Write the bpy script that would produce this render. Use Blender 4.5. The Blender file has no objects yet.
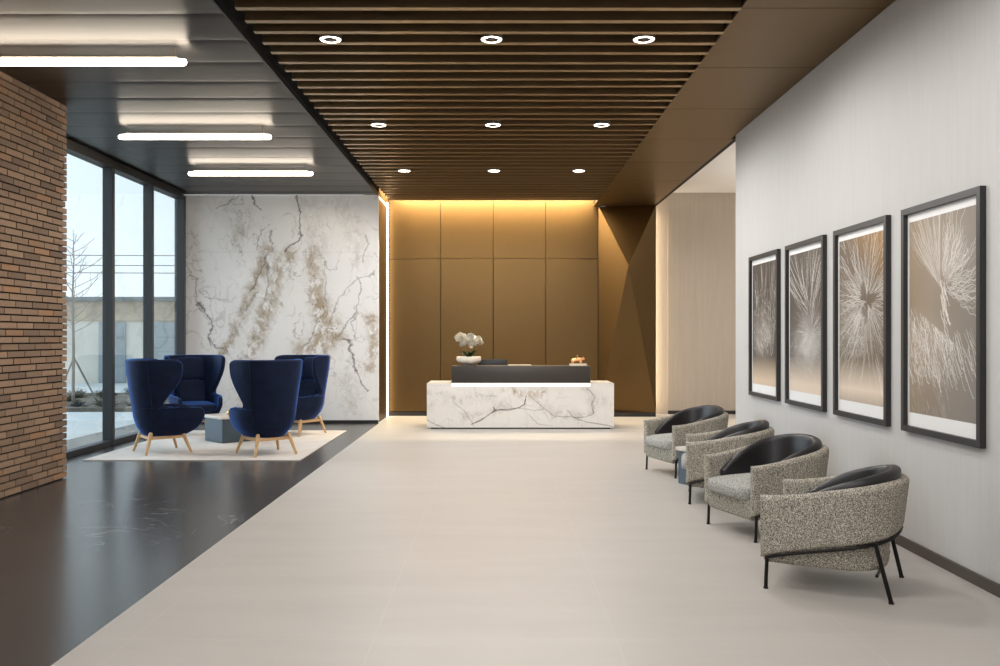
import bpy, bmesh, math, random
import numpy as np
from mathutils import Matrix, Vector

random.seed(7)
rng = np.random.RandomState(11)
C = bpy.context.scene.collection
PI = math.pi


# ------------------------------------------------------------------ colour
def lin(r, g, b):
    def f(c):
        c /= 255.0
        return c / 12.92 if c <= 0.04045 else ((c + 0.055) / 1.055) ** 2.4
    return (f(r), f(g), f(b), 1.0)


# ------------------------------------------------------------------ materials
class Nodes:
    def __init__(self, name):
        self.m = bpy.data.materials.new(name)
        self.m.use_nodes = True
        self.t = self.m.node_tree
        self.b = self.t.nodes['Principled BSDF']
        self.out = self.t.nodes['Material Output']

    def n(self, kind, **kw):
        nd = self.t.nodes.new(kind)
        for k, v in kw.items():
            if k in nd.inputs.keys() if hasattr(nd.inputs, 'keys') else False:
                nd.inputs[k].default_value = v
            else:
                setattr(nd, k, v)
        return nd

    def l(self, a, b):
        self.t.links.new(a, b)

    def coord(self, scale=(1, 1, 1), kind='Object', rot=(0, 0, 0)):
        tc = self.n('ShaderNodeTexCoord')
        mp = self.n('ShaderNodeMapping')
        mp.inputs['Scale'].default_value = scale
        mp.inputs['Rotation'].default_value = rot
        self.l(tc.outputs[kind], mp.inputs['Vector'])
        return mp.outputs['Vector']

    def noise(self, vec, scale=5.0, detail=3.0, rough=0.5, dist=0.0):
        nd = self.n('ShaderNodeTexNoise')
        nd.inputs['Scale'].default_value = scale
        nd.inputs['Detail'].default_value = detail
        nd.inputs['Roughness'].default_value = rough
        nd.inputs['Distortion'].default_value = dist
        if vec is not None:
            self.l(vec, nd.inputs['Vector'])
        return nd.outputs['Fac']

    def ramp(self, fac, stops):
        r = self.n('ShaderNodeValToRGB')
        cr = r.color_ramp
        while len(cr.elements) < len(stops):
            cr.elements.new(0.5)
        for e, (p, c) in zip(cr.elements, stops):
            e.position = p
            e.color = c
        self.l(fac, r.inputs['Fac'])
        return r.outputs['Color']

    def bump(self, height, strength=0.2, distance=0.01):
        b = self.n('ShaderNodeBump')
        b.inputs['Strength'].default_value = strength
        b.inputs['Distance'].default_value = distance
        self.l(height, b.inputs['Height'])
        self.l(b.outputs['Normal'], self.b.inputs['Normal'])

    def math(self, op, a, b=None):
        m = self.n('ShaderNodeMath', operation=op)
        for i, v in enumerate((a, b)):
            if v is None:
                continue
            if isinstance(v, (int, float)):
                m.inputs[i].default_value = v
            else:
                self.l(v, m.inputs[i])
        return m.outputs[0]


def plain(name, col, rough=0.5, metal=0.0, spec=0.5, var=0.0, vscale=6.0, bump=0.0, bscale=80.0,
          stretch=(1, 1, 1), coat=0.0, sheen=0.0, sheen_tint=None, aniso=0.0):
    N = Nodes(name)
    b = N.b
    b.inputs['Base Color'].default_value = col
    b.inputs['Roughness'].default_value = rough
    b.inputs['Metallic'].default_value = metal
    b.inputs['Specular IOR Level'].default_value = spec
    b.inputs['Coat Weight'].default_value = coat
    b.inputs['Sheen Weight'].default_value = sheen
    b.inputs['Anisotropic'].default_value = aniso
    if sheen_tint:
        b.inputs['Sheen Tint'].default_value = sheen_tint
        b.inputs['Sheen Roughness'].default_value = 0.35
    vec = N.coord(stretch)
    if var:
        f = N.noise(vec, vscale, 4.0, 0.6)
        lo = tuple(max(0, c * (1 - var)) for c in col[:3]) + (1,)
        hi = tuple(min(1, c * (1 + var)) for c in col[:3]) + (1,)
        N.l(N.ramp(f, [(0.3, lo), (0.7, hi)]), b.inputs['Base Color'])
    if bump:
        N.bump(N.noise(vec, bscale, 3.0, 0.6), bump, 0.004)
    return N.m


def emitter(name, col, strength):
    N = Nodes(name)
    N.b.inputs['Base Color'].default_value = (0.8, 0.8, 0.8, 1)
    N.b.inputs['Emission Color'].default_value = col
    N.b.inputs['Emission Strength'].default_value = strength
    return N.m


def painted(name, rough=0.3, spec=0.5, coat=0.0):
    N = Nodes(name)
    a = N.n('ShaderNodeVertexColor')
    a.layer_name = 'pattern'
    N.l(a.outputs['Color'], N.b.inputs['Base Color'])
    N.b.inputs['Roughness'].default_value = rough
    N.b.inputs['Specular IOR Level'].default_value = spec
    N.b.inputs['Coat Weight'].default_value = coat
    return N.m


M = {}
# light stone floor: faint cloudiness and hairline joints
N = Nodes('light_stone')
vec = N.coord((1, 1, 1))
f = N.noise(N.coord((0.35, 1.6, 1)), 2.2, 5.0, 0.6)
base = N.ramp(f, [(0.25, lin(175, 170, 164)), (0.75, lin(184, 179, 173))])
sep = N.n('ShaderNodeSeparateXYZ')
N.l(vec, sep.inputs[0])
jx = N.math('PINGPONG', N.math('ADD', sep.outputs['X'], -1.79 + 12.0), 0.6)
jy = N.math('PINGPONG', N.math('ADD', sep.outputs['Y'], 0.35), 0.6)
jm = N.math('LESS_THAN', N.math('MINIMUM', jx, jy), 0.0016)
mix = N.n('ShaderNodeMix', data_type='RGBA')
N.l(jm, mix.inputs['Factor'])
N.l(base, mix.inputs['A'])
mix.inputs['B'].default_value = lin(190, 185, 178)
N.l(mix.outputs['Result'], N.b.inputs['Base Color'])
N.b.inputs['Roughness'].default_value = 0.42
N.b.inputs['Specular IOR Level'].default_value = 0.35
M['floor'] = N.m

# dark honed stone
N = Nodes('dark_stone')
f = N.noise(N.coord((0.5, 1.5, 1)), 2.0, 6.0, 0.65)
base = N.ramp(f, [(0.25, lin(60, 59, 59)), (0.75, lin(76, 75, 74))])
w = N.noise(N.coord((1, 1, 1)), 1.1, 3.0, 0.5, 1.6)
vein = N.math('LESS_THAN', N.math('ABSOLUTE', N.math('SUBTRACT', w, 0.5)), 0.0035)
gate = N.math('GREATER_THAN', N.noise(N.coord((1, 1, 1)), 0.9, 1.0), 0.57)
vf = N.math('MULTIPLY', N.math('MULTIPLY', vein, gate), 0.35)
mix = N.n('ShaderNodeMix', data_type='RGBA')
N.l(vf, mix.inputs['Factor'])
N.l(base, mix.inputs['A'])
mix.inputs['B'].default_value = lin(170, 168, 165)
N.l(mix.outputs['Result'], N.b.inputs['Base Color'])
N.b.inputs['Roughness'].default_value = 0.24
N.b.inputs['Specular IOR Level'].default_value = 0.55
M['dark_floor'] = N.m

# woven wall covering, faint vertical threads
N = Nodes('grey_wallcovering')
f = N.noise(N.coord((6, 6, 0.35)), 5.0, 5.0, 0.7)
N.l(N.ramp(f, [(0.3, lin(184, 182, 180)), (0.7, lin(190, 188, 186))]), N.b.inputs['Base Color'])
N.b.inputs['Roughness'].default_value = 0.75
N.bump(N.noise(N.coord((60, 60, 4)), 4.0, 2.0), 0.08, 0.002)
M['wall'] = N.m
N = Nodes('beige_wallcovering')
f = N.noise(N.coord((6, 6, 0.3)), 4.0, 5.0, 0.7)
N.l(N.ramp(f, [(0.3, lin(166, 154, 140)), (0.7, lin(174, 162, 148))]), N.b.inputs['Base Color'])
N.b.inputs['Roughness'].default_value = 0.75
M['beige'] = N.m
M['white_ceiling'] = plain('white_paint', lin(225, 222, 218), 0.8)
M['plenum'] = plain('black_plenum', lin(22, 19, 17), 0.9)
M['black_gap'] = plain('black_gap', lin(14, 13, 12), 0.8)
M['baseboard'] = plain('brown_baseboard', lin(72, 62, 54), 0.5)
M['black_base'] = plain('black_baseboard', lin(30, 26, 24), 0.5)


def brushed(name, col, rough, scale, var=0.22, aniso=0.0):
    N = Nodes(name)
    f = N.noise(N.coord(scale), 3.0, 5.0, 0.65)
    lo = tuple(c * (1 - var) for c in col[:3]) + (1,)
    hi = tuple(min(1, c * (1 + var)) for c in col[:3]) + (1,)
    N.l(N.ramp(f, [(0.3, lo), (0.7, hi)]), N.b.inputs['Base Color'])
    N.b.inputs['Metallic'].default_value = 1.0
    N.b.inputs['Roughness'].default_value = rough
    N.b.inputs['Anisotropic'].default_value = aniso
    return N.m


M['bronze'] = brushed('brushed_bronze', lin(103, 82, 53), 0.42, (30, 30, 1.2), 0.05)
M['bronze_soffit'] = brushed('bronze_soffit', lin(120, 97, 65), 0.45, (1.2, 20, 20), 0.06)
M['slat'] = brushed('bronze_slat', lin(172, 148, 114), 0.36, (0.4, 6, 6), 0.10)
M['dark_metal_ceiling'] = brushed('dark_metal_panel', lin(114, 111, 109), 0.40, (0.6, 6, 6), 0.06, 0.85)
nt_ = M['dark_metal_ceiling'].node_tree
cx_ = nt_.nodes.new('ShaderNodeCombineXYZ')
cx_.inputs[1].default_value = 1.0          # brushed across the room: highlights stretch away from the viewer
nt_.links.new(cx_.outputs[0], nt_.nodes['Principled BSDF'].inputs['Tangent'])
M['mullion'] = plain('charcoal_aluminium', lin(58, 60, 63), 0.45, 0.3)
M['head_metal'] = plain('dark_aluminium', lin(36, 34, 33), 0.45, 0.3)

# clear glass: fresnel mix of a see-through and a mirror layer
N = Nodes('window_glass')
tr = N.n('ShaderNodeBsdfTransparent')
tr.inputs['Color'].default_value = (0.93, 0.96, 0.96, 1)
gl = N.n('ShaderNodeBsdfGlossy')
gl.inputs['Roughness'].default_value = 0.0
fr = N.n('ShaderNodeFresnel')
gb = N.n('ShaderNodeNewGeometry')
io = N.n('ShaderNodeMapRange')
io.inputs['To Min'].default_value = 1.4
io.inputs['To Max'].default_value = 1 / 1.4
N.l(gb.outputs['Backfacing'], io.inputs['Value'])
N.l(io.outputs[0], fr.inputs['IOR'])
mx = N.n('ShaderNodeMixShader')
N.l(fr.outputs[0], mx.inputs[0])
N.l(tr.outputs[0], mx.inputs[1])
N.l(gl.outputs[0], mx.inputs[2])
N.l(mx.outputs[0], N.out.inputs['Surface'])
M['glass'] = N.m

# brick: colour varies from brick to brick
N = Nodes('tan_brick')
geo = N.n('ShaderNodeNewGeometry')
c1 = N.ramp(geo.outputs['Random Per Island'],
            [(0.0, lin(106, 86, 71)), (0.25, lin(136, 111, 89)), (0.55, lin(148, 121, 97)),
             (0.85, lin(126, 102, 82)), (1.0, lin(154, 116, 84))])
f = N.noise(N.coord((1, 1, 1)), 40.0, 4.0, 0.7)
mul = N.n('ShaderNodeMix', data_type='RGBA', blend_type='MULTIPLY')
mul.inputs['Factor'].default_value = 0.5
N.l(c1, mul.inputs['A'])
N.l(N.ramp(f, [(0.3, (0.6, 0.6, 0.6, 1)), (0.7, (1, 1, 1, 1))]), mul.inputs['B'])
N.l(mul.outputs['Result'], N.b.inputs['Base Color'])
N.b.inputs['Roughness'].default_value = 0.85
N.bump(f, 0.4, 0.004)
M['brick'] = N.m
M['mortar'] = plain('dark_mortar', lin(24, 19, 16), 0.95)

M['marble'] = painted('veined_marble', 0.22, 0.5)
M['print'] = painted('art_print', 0.5, 0.3)
M['frame'] = plain('graphite_frame', lin(48, 47, 47), 0.45, 0.2)
M['mat'] = plain('white_mat_board', lin(226, 225, 224), 0.8)

# tweed
N = Nodes('grey_tweed')
v = N.coord((1, 1, 1))
a = N.noise(v, 150.0, 2.0, 0.7)
bq = N.noise(N.coord((110, 110, 300)), 1.0, 2.0, 0.6)
c = N.noise(N.coord((300, 300, 100)), 1.0, 2.0, 0.6)
h = N.math('ADD', N.math('MULTIPLY', a, 0.5), N.math('MULTIPLY', N.math('ADD', bq, c), 0.25))
N.l(N.ramp(h, [(0.38, lin(52, 51, 48)), (0.46, lin(118, 113, 103)), (0.525, lin(168, 162, 149)), (0.61, lin(226, 220, 207))]),
    N.b.inputs['Base Color'])
N.b.inputs['Roughness'].default_value = 0.95
N.b.inputs['Specular IOR Level'].default_value = 0.1
N.bump(h, 0.5, 0.006)
M['tweed'] = N.m
N = Nodes('window_lit_tweed')  # same tweed for the seat, window light put into its paler colour
h = N.noise(v if False else N.coord((1, 1, 1)), 110.0, 2.0, 0.7)
N.l(N.ramp(h, [(0.35, lin(116, 116, 113)), (0.5, lin(158, 157, 152)), (0.65, lin(190, 188, 181))]), N.b.inputs['Base Color'])
N.b.inputs['Roughness'].default_value = 0.95
N.b.inputs['Specular IOR Level'].default_value = 0.1
N.bump(h, 0.4, 0.005)
M['lit_seat_tweed'] = N.m
M['leather'] = plain('black_leather', lin(30, 28, 30), 0.42, 0.0, 0.5, bump=0.15, bscale=120.0)
M['black_metal'] = plain('black_metal', lin(28, 26, 25), 0.4, 0.6)

# velvet
N = Nodes('blue_velvet')
f = N.noise(N.coord((1, 1, 1)), 9.0, 5.0, 0.65)
N.l(N.ramp(f, [(0.3, lin(9, 16, 34)), (0.7, lin(14, 26, 54))]), N.b.inputs['Base Color'])
N.b.inputs['Roughness'].default_value = 0.8
N.b.inputs['Specular IOR Level'].default_value = 0.2
N.b.inputs['Sheen Weight'].default_value = 1.0
N.b.inputs['Sheen Roughness'].default_value = 0.3
N.b.inputs['Sheen Tint'].default_value = lin(90, 150, 255)
N.bump(N.noise(N.coord((1, 1, 1)), 60.0, 2.0), 0.12, 0.004)
M['velvet'] = N.m
M['piping'] = plain('navy_piping', lin(10, 16, 34), 0.8)
M['oak'] = plain('oak', lin(196, 158, 112), 0.5, 0, 0.4, 0.16, 8.0, stretch=(10, 10, 1))
M['rug'] = plain('pale_rug', lin(206, 199, 192), 0.95, 0, 0.1, 0.08, 3.0, bump=0.3, bscale=200.0)
M['blue_metal'] = plain('blue_grey_metal', lin(74, 86, 96), 0.4, 0.4)
M['table_stone'] = plain('pale_stone', lin(208, 196, 184), 0.3, 0, 0.5, 0.1, 9.0)
M['gold'] = plain('polished_gold', lin(226, 184, 92), 0.25, 1.0)
M['copper'] = plain('rose_copper', lin(226, 168, 120), 0.35, 1.0)
M['counter'] = plain('dark_bronze_counter', lin(62, 57, 54), 0.4, 0.3)
M['black_plastic'] = plain('black_plastic', lin(16, 15, 15), 0.4)
M['screen'] = plain('dark_screen', lin(10, 11, 14), 0.15)
M['paper'] = plain('cream_paper', lin(222, 208, 184), 0.8)
M['book'] = plain('white_cover', lin(224, 216, 206), 0.6)
M['ceramic'] = plain('white_stoneware', lin(226, 216, 202), 0.45, var=0.12, vscale=14.0)
M['petal'] = plain('white_petal', lin(254, 251, 245), 0.7)
M['petal_heart'] = plain('yellow_petal_heart', lin(226, 200, 120), 0.7)
M['leaf'] = plain('orchid_leaf', lin(38, 66, 30), 0.4)
M['stem'] = plain('orchid_stem', lin(104, 112, 66), 0.6)
M['moss'] = plain('dark_moss', lin(44, 48, 28), 0.9)
WARM = (1.0, 0.84, 0.62, 1)
M['tube'] = emitter('warm_tube_glow', (1.0, 0.88, 0.72, 1), 24.0)
M['led'] = emitter('warm_led_glow', (1.0, 0.82, 0.56, 1), 5.0)
M['desk_led'] = emitter('desk_led_glow', (1.0, 0.88, 0.72, 1), 3.0)
M['down_glow'] = emitter('downlight_glow', (1.0, 0.90, 0.74, 1), 14.0)
M['housing'] = plain('pale_housing', lin(150, 140, 126), 0.4, 0.5)
M['lens'] = plain('dark_lens', lin(40, 34, 28), 0.3)
# outside
M['pavement'] = plain('pale_concrete', lin(196, 200, 200), 0.9, var=0.08, vscale=1.5)
M['mulch'] = plain('dry_mulch', lin(112, 104, 92), 1.0, var=0.35, vscale=4.0)
M['ext_wall'] = plain('tan_cladding', lin(226, 220, 208), 0.9, var=0.1, vscale=1.0)
M['ext_band'] = plain('brown_band', lin(186, 170, 150), 0.9, var=0.25, vscale=2.5)
M['ext_cap'] = plain('grey_coping', lin(120, 128, 130), 0.8)
M['ext_door'] = plain('grey_panel_door', lin(160, 168, 172), 0.7)
M['bark'] = plain('grey_bark', lin(140, 132, 124), 0.9)
M['shrub'] = plain('dry_shrub', lin(88, 86, 68), 0.9, var=0.3, vscale=8)
M['cable'] = plain('grey_cable', lin(120, 128, 134), 0.7)


# ------------------------------------------------------------------ mesh helpers
def smooth(me, angle=None):
    for p in me.polygons:
        p.use_smooth = True
    if angle is not None:
        try:
            me.set_sharp_from_angle(angle=math.radians(angle))
        except Exception:
            pass


def link(name, me, mat=None, parent=None, sm=True, ang=40):
    if mat is not None:
        me.materials.append(M[mat] if isinstance(mat, str) else mat)
    if sm:
        smooth(me, ang)
    o = bpy.data.objects.new(name, me)
    C.objects.link(o)
    if parent is not None:
        o.parent = parent
    return o


def from_bm(name, bm, mat, parent=None, sm=True, ang=40):
    me = bpy.data.meshes.new(name)
    bmesh.ops.recalc_face_normals(bm, faces=bm.faces[:])
    bm.to_mesh(me)
    bm.free()
    return link(name, me, mat, parent, sm, ang)


def box(bm, x0, x1, y0, y1, z0, z1, bev=0.0, seg=2, mi=0, mtx=None):
    vs = [bm.verts.new(v) for v in ((x0, y0, z0), (x1, y0, z0), (x1, y1, z0), (x0, y1, z0),
                                    (x0, y0, z1), (x1, y0, z1), (x1, y1, z1), (x0, y1, z1))]
    fs = [bm.faces.new([vs[i] for i in q]) for q in
          ((3, 2, 1, 0), (4, 5, 6, 7), (0, 1, 5, 4), (1, 2, 6, 5), (2, 3, 7, 6), (3, 0, 4, 7))]
    for f_ in fs:
        f_.material_index = mi
    if bev > 0:
        es = list({e for f_ in fs for e in f_.edges})
        r = bmesh.ops.bevel(bm, geom=es, offset=bev, segments=seg, profile=0.5, affect='EDGES')
        for f_ in r['faces']:
            f_.material_index = mi
        vs = list({v for f_ in r['faces'] for v in f_.verts} | {v for v in vs if v.is_valid})
    if mtx is not None:
        bmesh.ops.transform(bm, matrix=mtx, verts=vs)
    return vs


def box_obj(name, dims, mat, parent=None, bev=0.0, seg=2, mtx=None):
    bm = bmesh.new()
    box(bm, *dims, bev=bev, seg=seg, mtx=mtx)
    return from_bm(name, bm, mat, parent)


def tube(bm, pts, r, n=10, caps=True, mi=0):
    pts = [Vector(p) for p in pts]
    rs = r if isinstance(r, (list, tuple)) else [r] * len(pts)
    rings = []
    up = None
    for i, p in enumerate(pts):
        if i == 0:
            d = pts[1] - p
        elif i == len(pts) - 1:
            d = p - pts[i - 1]
        else:
            d = (pts[i + 1] - p).normalized() + (p - pts[i - 1]).normalized()
        d = d.normalized()
        if up is None:
            up = Vector((0, 0, 1)) if abs(d.z) < 0.9 else Vector((1, 0, 0))
        a = (up - d * up.dot(d)).normalized()
        b = d.cross(a)
        up = a
        rings.append([bm.verts.new(p + (a * math.cos(2 * PI * k / n) + b * math.sin(2 * PI * k / n)) * rs[i]) for k in range(n)])
    for i in range(len(rings) - 1):
        for k in range(n):
            f_ = bm.faces.new((rings[i][k], rings[i][(k + 1) % n], rings[i + 1][(k + 1) % n], rings[i + 1][k]))
            f_.material_index = mi
    if caps:
        bm.faces.new(list(reversed(rings[0]))).material_index = mi
        bm.faces.new(rings[-1]).material_index = mi


def tube_obj(name, pts, r, mat, parent=None, n=10):
    bm = bmesh.new()
    tube(bm, pts, r, n)
    return from_bm(name, bm, mat, parent, True, 60)


def lathe(bm, prof, n=32, off=(0, 0, 0), mi=0):
    rings = []
    for r, z in prof:
        if r < 1e-6:
            rings.append([bm.verts.new((off[0], off[1], off[2] + z))])
        else:
            rings.append([bm.verts.new((off[0] + r * math.cos(2 * PI * k / n), off[1] + r * math.sin(2 * PI * k / n), off[2] + z)) for k in range(n)])
    for a, b in zip(rings, rings[1:]):
        for k in range(n):
            k2 = (k + 1) % n
            if len(a) == 1 and len(b) == 1:
                continue
            if len(a) == 1:
                f_ = bm.faces.new((a[0], b[k], b[k2]))
            elif len(b) == 1:
                f_ = bm.faces.new((a[k], b[0], a[k2]))
            else:
                f_ = bm.faces.new((a[k], b[k], b[k2], a[k2]))
            f_.material_index = mi


def superell(bm, a, b, c, e1=0.3, e2=0.3, nu=40, nv=24, mtx=None):
    def sp(w, e):
        return math.copysign(abs(w) ** e, w)
    rows = []
    for j in range(nv + 1):
        ph = -PI / 2 + PI * j / nv
        if j in (0, nv):
            rows.append([bm.verts.new((0, 0, c * (1 if j else -1)))])
            continue
        cp, s_ = sp(math.cos(ph), e1), sp(math.sin(ph), e1)
        rows.append([bm.verts.new((a * cp * sp(math.cos(2 * PI * k / nu), e2), b * cp * sp(math.sin(2 * PI * k / nu), e2), c * s_)) for k in range(nu)])
    for p, q in zip(rows, rows[1:]):
        for k in range(nu):
            k2 = (k + 1) % nu
            if len(p) == 1:
                bm.faces.new((p[0], q[k2], q[k]))
            elif len(q) == 1:
                bm.faces.new((p[k], p[k2], q[0]))
            else:
                bm.faces.new((p[k], p[k2], q[k2], q[k]))
    if mtx is not None:
        bmesh.ops.transform(bm, matrix=mtx, verts=[v for r in rows for v in r])


def thick_sheet(name, P, d, T, R, mat, parent=None):
    """A sheet through the grid P with thickness T whose rim is rounded; d is each point's distance to the rim."""
    ni, nj = P.shape[:2]
    du = np.gradient(P, axis=0)
    dv = np.gradient(P, axis=1)
    nrm = np.cross(du, dv)
    nrm /= np.maximum(np.linalg.norm(nrm, axis=2, keepdims=True), 1e-9)
    q = 1 - np.minimum(d / R, 1)
    h = (T / 2 * np.sqrt(np.maximum(0, 1 - q * q)))[..., None]
    bnd = np.zeros((ni, nj), bool)
    bnd[0] = bnd[-1] = True
    bnd[:, 0] = bnd[:, -1] = True
    A = P + nrm * h
    A[bnd] = P[bnd]
    B = P - nrm * h
    ia = np.arange(ni * nj).reshape(ni, nj)
    ib = ia.copy()
    verts = [tuple(x) for x in A.reshape(-1, 3)]
    for i in range(ni):
        for j in range(nj):
            if not bnd[i, j]:
                ib[i, j] = len(verts)
                verts.append(tuple(B[i, j]))
    faces = []
    for i in range(ni - 1):
        for j in range(nj - 1):
            faces.append((int(ia[i, j]), int(ia[i + 1, j]), int(ia[i + 1, j + 1]), int(ia[i, j + 1])))
            faces.append((int(ib[i, j]), int(ib[i, j + 1]), int(ib[i + 1, j + 1]), int(ib[i + 1, j])))
    me = bpy.data.meshes.new(name)
    me.from_pydata(verts, [], faces)
    bm = bmesh.new()
    bm.from_mesh(me)
    bmesh.ops.recalc_face_normals(bm, faces=bm.faces[:])
    bm.to_mesh(me)
    bm.free()
    return link(name, me, mat, parent, True, None)


def loft(bm, loops, cap0=True, cap1=True):
    rings = [[bm.verts.new(p) for p in lp] for lp in loops]
    n = len(rings[0])
    for a, b in zip(rings, rings[1:]):
        for k in range(n):
            bm.faces.new((a[k], a[(k + 1) % n], b[(k + 1) % n], b[k]))
    if cap0:
        bm.faces.new(list(reversed(rings[0])))
    if cap1:
        bm.faces.new(rings[-1])


def grid_mesh(name, origin, U, V, rgb):
    """A flat rectangle of fine quads; rgb[nv, nu, 3] is its printed or natural pattern (linear)."""
    nv, nu = rgb.shape[:2]
    o, U, V = np.array(origin, float), np.array(U, float), np.array(V, float)
    a = np.linspace(0, 1, nu)[None, :, None]
    b = np.linspace(0, 1, nv)[:, None, None]
    P = (o + a * U + b * V).reshape(-1, 3)
    idx = np.arange(nu * nv).reshape(nv, nu)
    q = np.stack([idx[:-1, :-1], idx[:-1, 1:], idx[1:, 1:], idx[1:, :-1]], -1).reshape(-1, 4)
    me = bpy.data.meshes.new(name)
    me.vertices.add(len(P))
    me.vertices.foreach_set('co', P.ravel())
    me.loops.add(q.size)
    me.loops.foreach_set('vertex_index', q.ravel().astype(np.int32))
    me.polygons.add(len(q))
    me.polygons.foreach_set('loop_start', (np.arange(len(q)) * 4).astype(np.int32))
    me.update(calc_edges=True)
    at = me.color_attributes.new('pattern', 'FLOAT_COLOR', 'POINT')
    col = np.ones((len(P), 4), np.float32)
    col[:, :3] = rgb.reshape(-1, 3)
    at.data.foreach_set('color', col.ravel())
    return me


def tag(o, label, cat, group=None, kind=None):
    o['label'] = label
    o['category'] = cat
    if group:
        o['group'] = group
    if kind:
        o['kind'] = kind
    return o


def struct(o, label=None, cat=None):
    o['kind'] = 'structure'
    if label:
        o['label'] = label
        o['category'] = cat
    return o


def empty(name, loc=(0, 0, 0), rz=0.0):
    o = bpy.data.objects.new(name, None)
    o.empty_display_size = 0.1
    C.objects.link(o)
    o.location = loc
    o.rotation_euler = (0, 0, rz)
    return o


def copy_tree(o, parent=None):
    c = o.copy()
    C.objects.link(c)
    if parent is not None:
        c.parent = parent
    for ch in list(o.children):
        copy_tree(ch, c)
    return c


def facing(fx, fy):
    return math.atan2(fx, -fy)


def merge(a, b):
    return a + b


# ------------------------------------------------------------------ numpy pattern helpers
def value_noise(x, y, seed=0):
    xi, yi = np.floor(x).astype(int), np.floor(y).astype(int)
    xf, yf = x - xi, y - yi
    xf, yf = xf * xf * (3 - 2 * xf), yf * yf * (3 - 2 * yf)

    def hsh(i, j):
        n = (i * 374761393 + j * 668265263 + seed * 1442695041) & 0xffffffff
        n = ((n ^ (n >> 13)) * 1274126177) & 0xffffffff
        return ((n ^ (n >> 16)) & 0xffff) / 65535.0
    xi, yi = xi.astype(np.int64), yi.astype(np.int64)
    return ((hsh(xi, yi) * (1 - xf) + hsh(xi + 1, yi) * xf) * (1 - yf) +
            (hsh(xi, yi + 1) * (1 - xf) + hsh(xi + 1, yi + 1) * xf) * yf)


def fbm(x, y, octv=5, seed=0, gain=0.5):
    s, a, t = 0, 1.0, 0
    for k in range(octv):
        s = s + a * value_noise(x * 2 ** k, y * 2 ** k, seed + k * 17)
        t += a
        a *= gain
    return s / t


def path_dist(X, Y, pts):
    d = np.full(X.shape, 1e9)
    for (x0, y0), (x1, y1) in zip(pts, pts[1:]):
        dx, dy = x1 - x0, y1 - y0
        L = dx * dx + dy * dy + 1e-12
        t = np.clip(((X - x0) * dx + (Y - y0) * dy) / L, 0, 1)
        d = np.minimum(d, np.hypot(X - x0 - t * dx, Y - y0 - t * dy))
    return d


def marble_pattern(X, Y, bands, cracks, seed, warp=1.0, base=(238, 237, 236), faint=0.6):
    """X, Y in drawing units (photo-sized); bands (points, width, strength, colour), cracks (points, width, strength)."""
    wx = (fbm(X / 14, Y / 14, 5, seed) - 0.5) * 16 * warp
    wy = (fbm(X / 14 + 40, Y / 14, 5, seed + 3) - 0.5) * 16 * warp
    fx = (fbm(X / 3, Y / 3, 4, seed + 5) - 0.5) * 5 * warp
    Xw, Yw = X + wx * 0.55 + fx, Y + wy * 0.55
    col = np.empty(X.shape + (3,))
    b0 = np.array(lin(*base)[:3])
    col[:] = b0
    cloud = fbm(X / 40, Y / 28, 5, seed + 9)
    col *= (1 + (cloud - 0.5) * 0.12)[..., None]
    # faint all-over veining
    for k, (sx, sy) in enumerate(((26, 34), (15, 22))):
        v = fbm(Xw / sx + 3 * k, Yw / sy, 4, seed + 21 + k)
        ln = np.exp(-((v - 0.5) / 0.012) ** 2) * np.clip(fbm(X / 30, Y / 30, 3, seed + 31 + k) * 2.6 - 0.95, 0, 1)
        col = col * (1 - faint * ln[..., None]) + np.array(lin(150, 144, 136)[:3]) * (faint * ln[..., None])
    for pts, w, st, c in bands:
        d = path_dist(Xw, Yw, pts)
        m = np.exp(-(d / w) ** 2)
        tex = np.clip(fbm(Xw / 5, Yw / 8, 6, seed + 50, 0.68) * 3.4 - 1.15, 0, 1)
        m = np.clip(m * st * tex * 0.95, 0, 0.75)[..., None]
        col = col * (1 - m) + np.array(lin(*c)[:3]) * m
        edge = np.exp(-((fbm(Xw / 5, Yw / 11, 4, seed + 60) - 0.5) / 0.022) ** 2) * np.exp(-(d / (w * 1.15)) ** 2) * 0.7 * st
        edge = np.clip(edge, 0, 1)[..., None]
        col = col * (1 - edge) + np.array(lin(128, 112, 94)[:3]) * edge
    for pts, w, st in cracks:
        d = path_dist(Xw, Yw, pts)
        wob = 0.35 + 1.3 * fbm(X / 7, Y / 7, 3, seed + 71)
        m = np.clip(np.exp(-(d / (w * 0.7 * wob)) ** 2) * st * np.clip(0.55 + 1.2 * fbm(X / 9 + 7, Y / 9, 3, seed + 77), 0, 1), 0, 1)[..., None]
        col = col * (1 - m) + np.array(lin(96, 86, 80)[:3]) * m
    return np.clip(col, 0, 1)


# ------------------------------------------------------------------ dimensions (metres; camera at x=0,y=0,z=1.5 looking along +y)
H = 3.93                     # ceiling
XW = 2.89                    # right wall
XB = -2.03                   # border between dark and light floor
XG = -5.25                   # glazing line
YM = 15.5                    # marble wall
YB = 16.9                    # bronze wall
Y0 = -2.5                    # how far the room is built behind the camera

# ------------------------------------------------------------------ floor
bm = bmesh.new()
box(bm, XB, XW + 0.3, Y0, 17.6, -0.12, 0.0)
box(bm, XW + 0.3, 7.2, 10.6, 17.6, -0.12, 0.0)
struct(from_bm('floor', bm, 'floor', sm=False), 'pale beige stone floor running from the entrance to the reception desk', 'floor')
bm = bmesh.new()
box(bm, -6.2, XB, Y0, YM + 0.02, -0.12, 0.0)
struct(from_bm('floor_lounge', bm, 'dark_floor', sm=False), 'dark honed stone floor under the lounge rug and beside the brick wall', 'floor')

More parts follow.
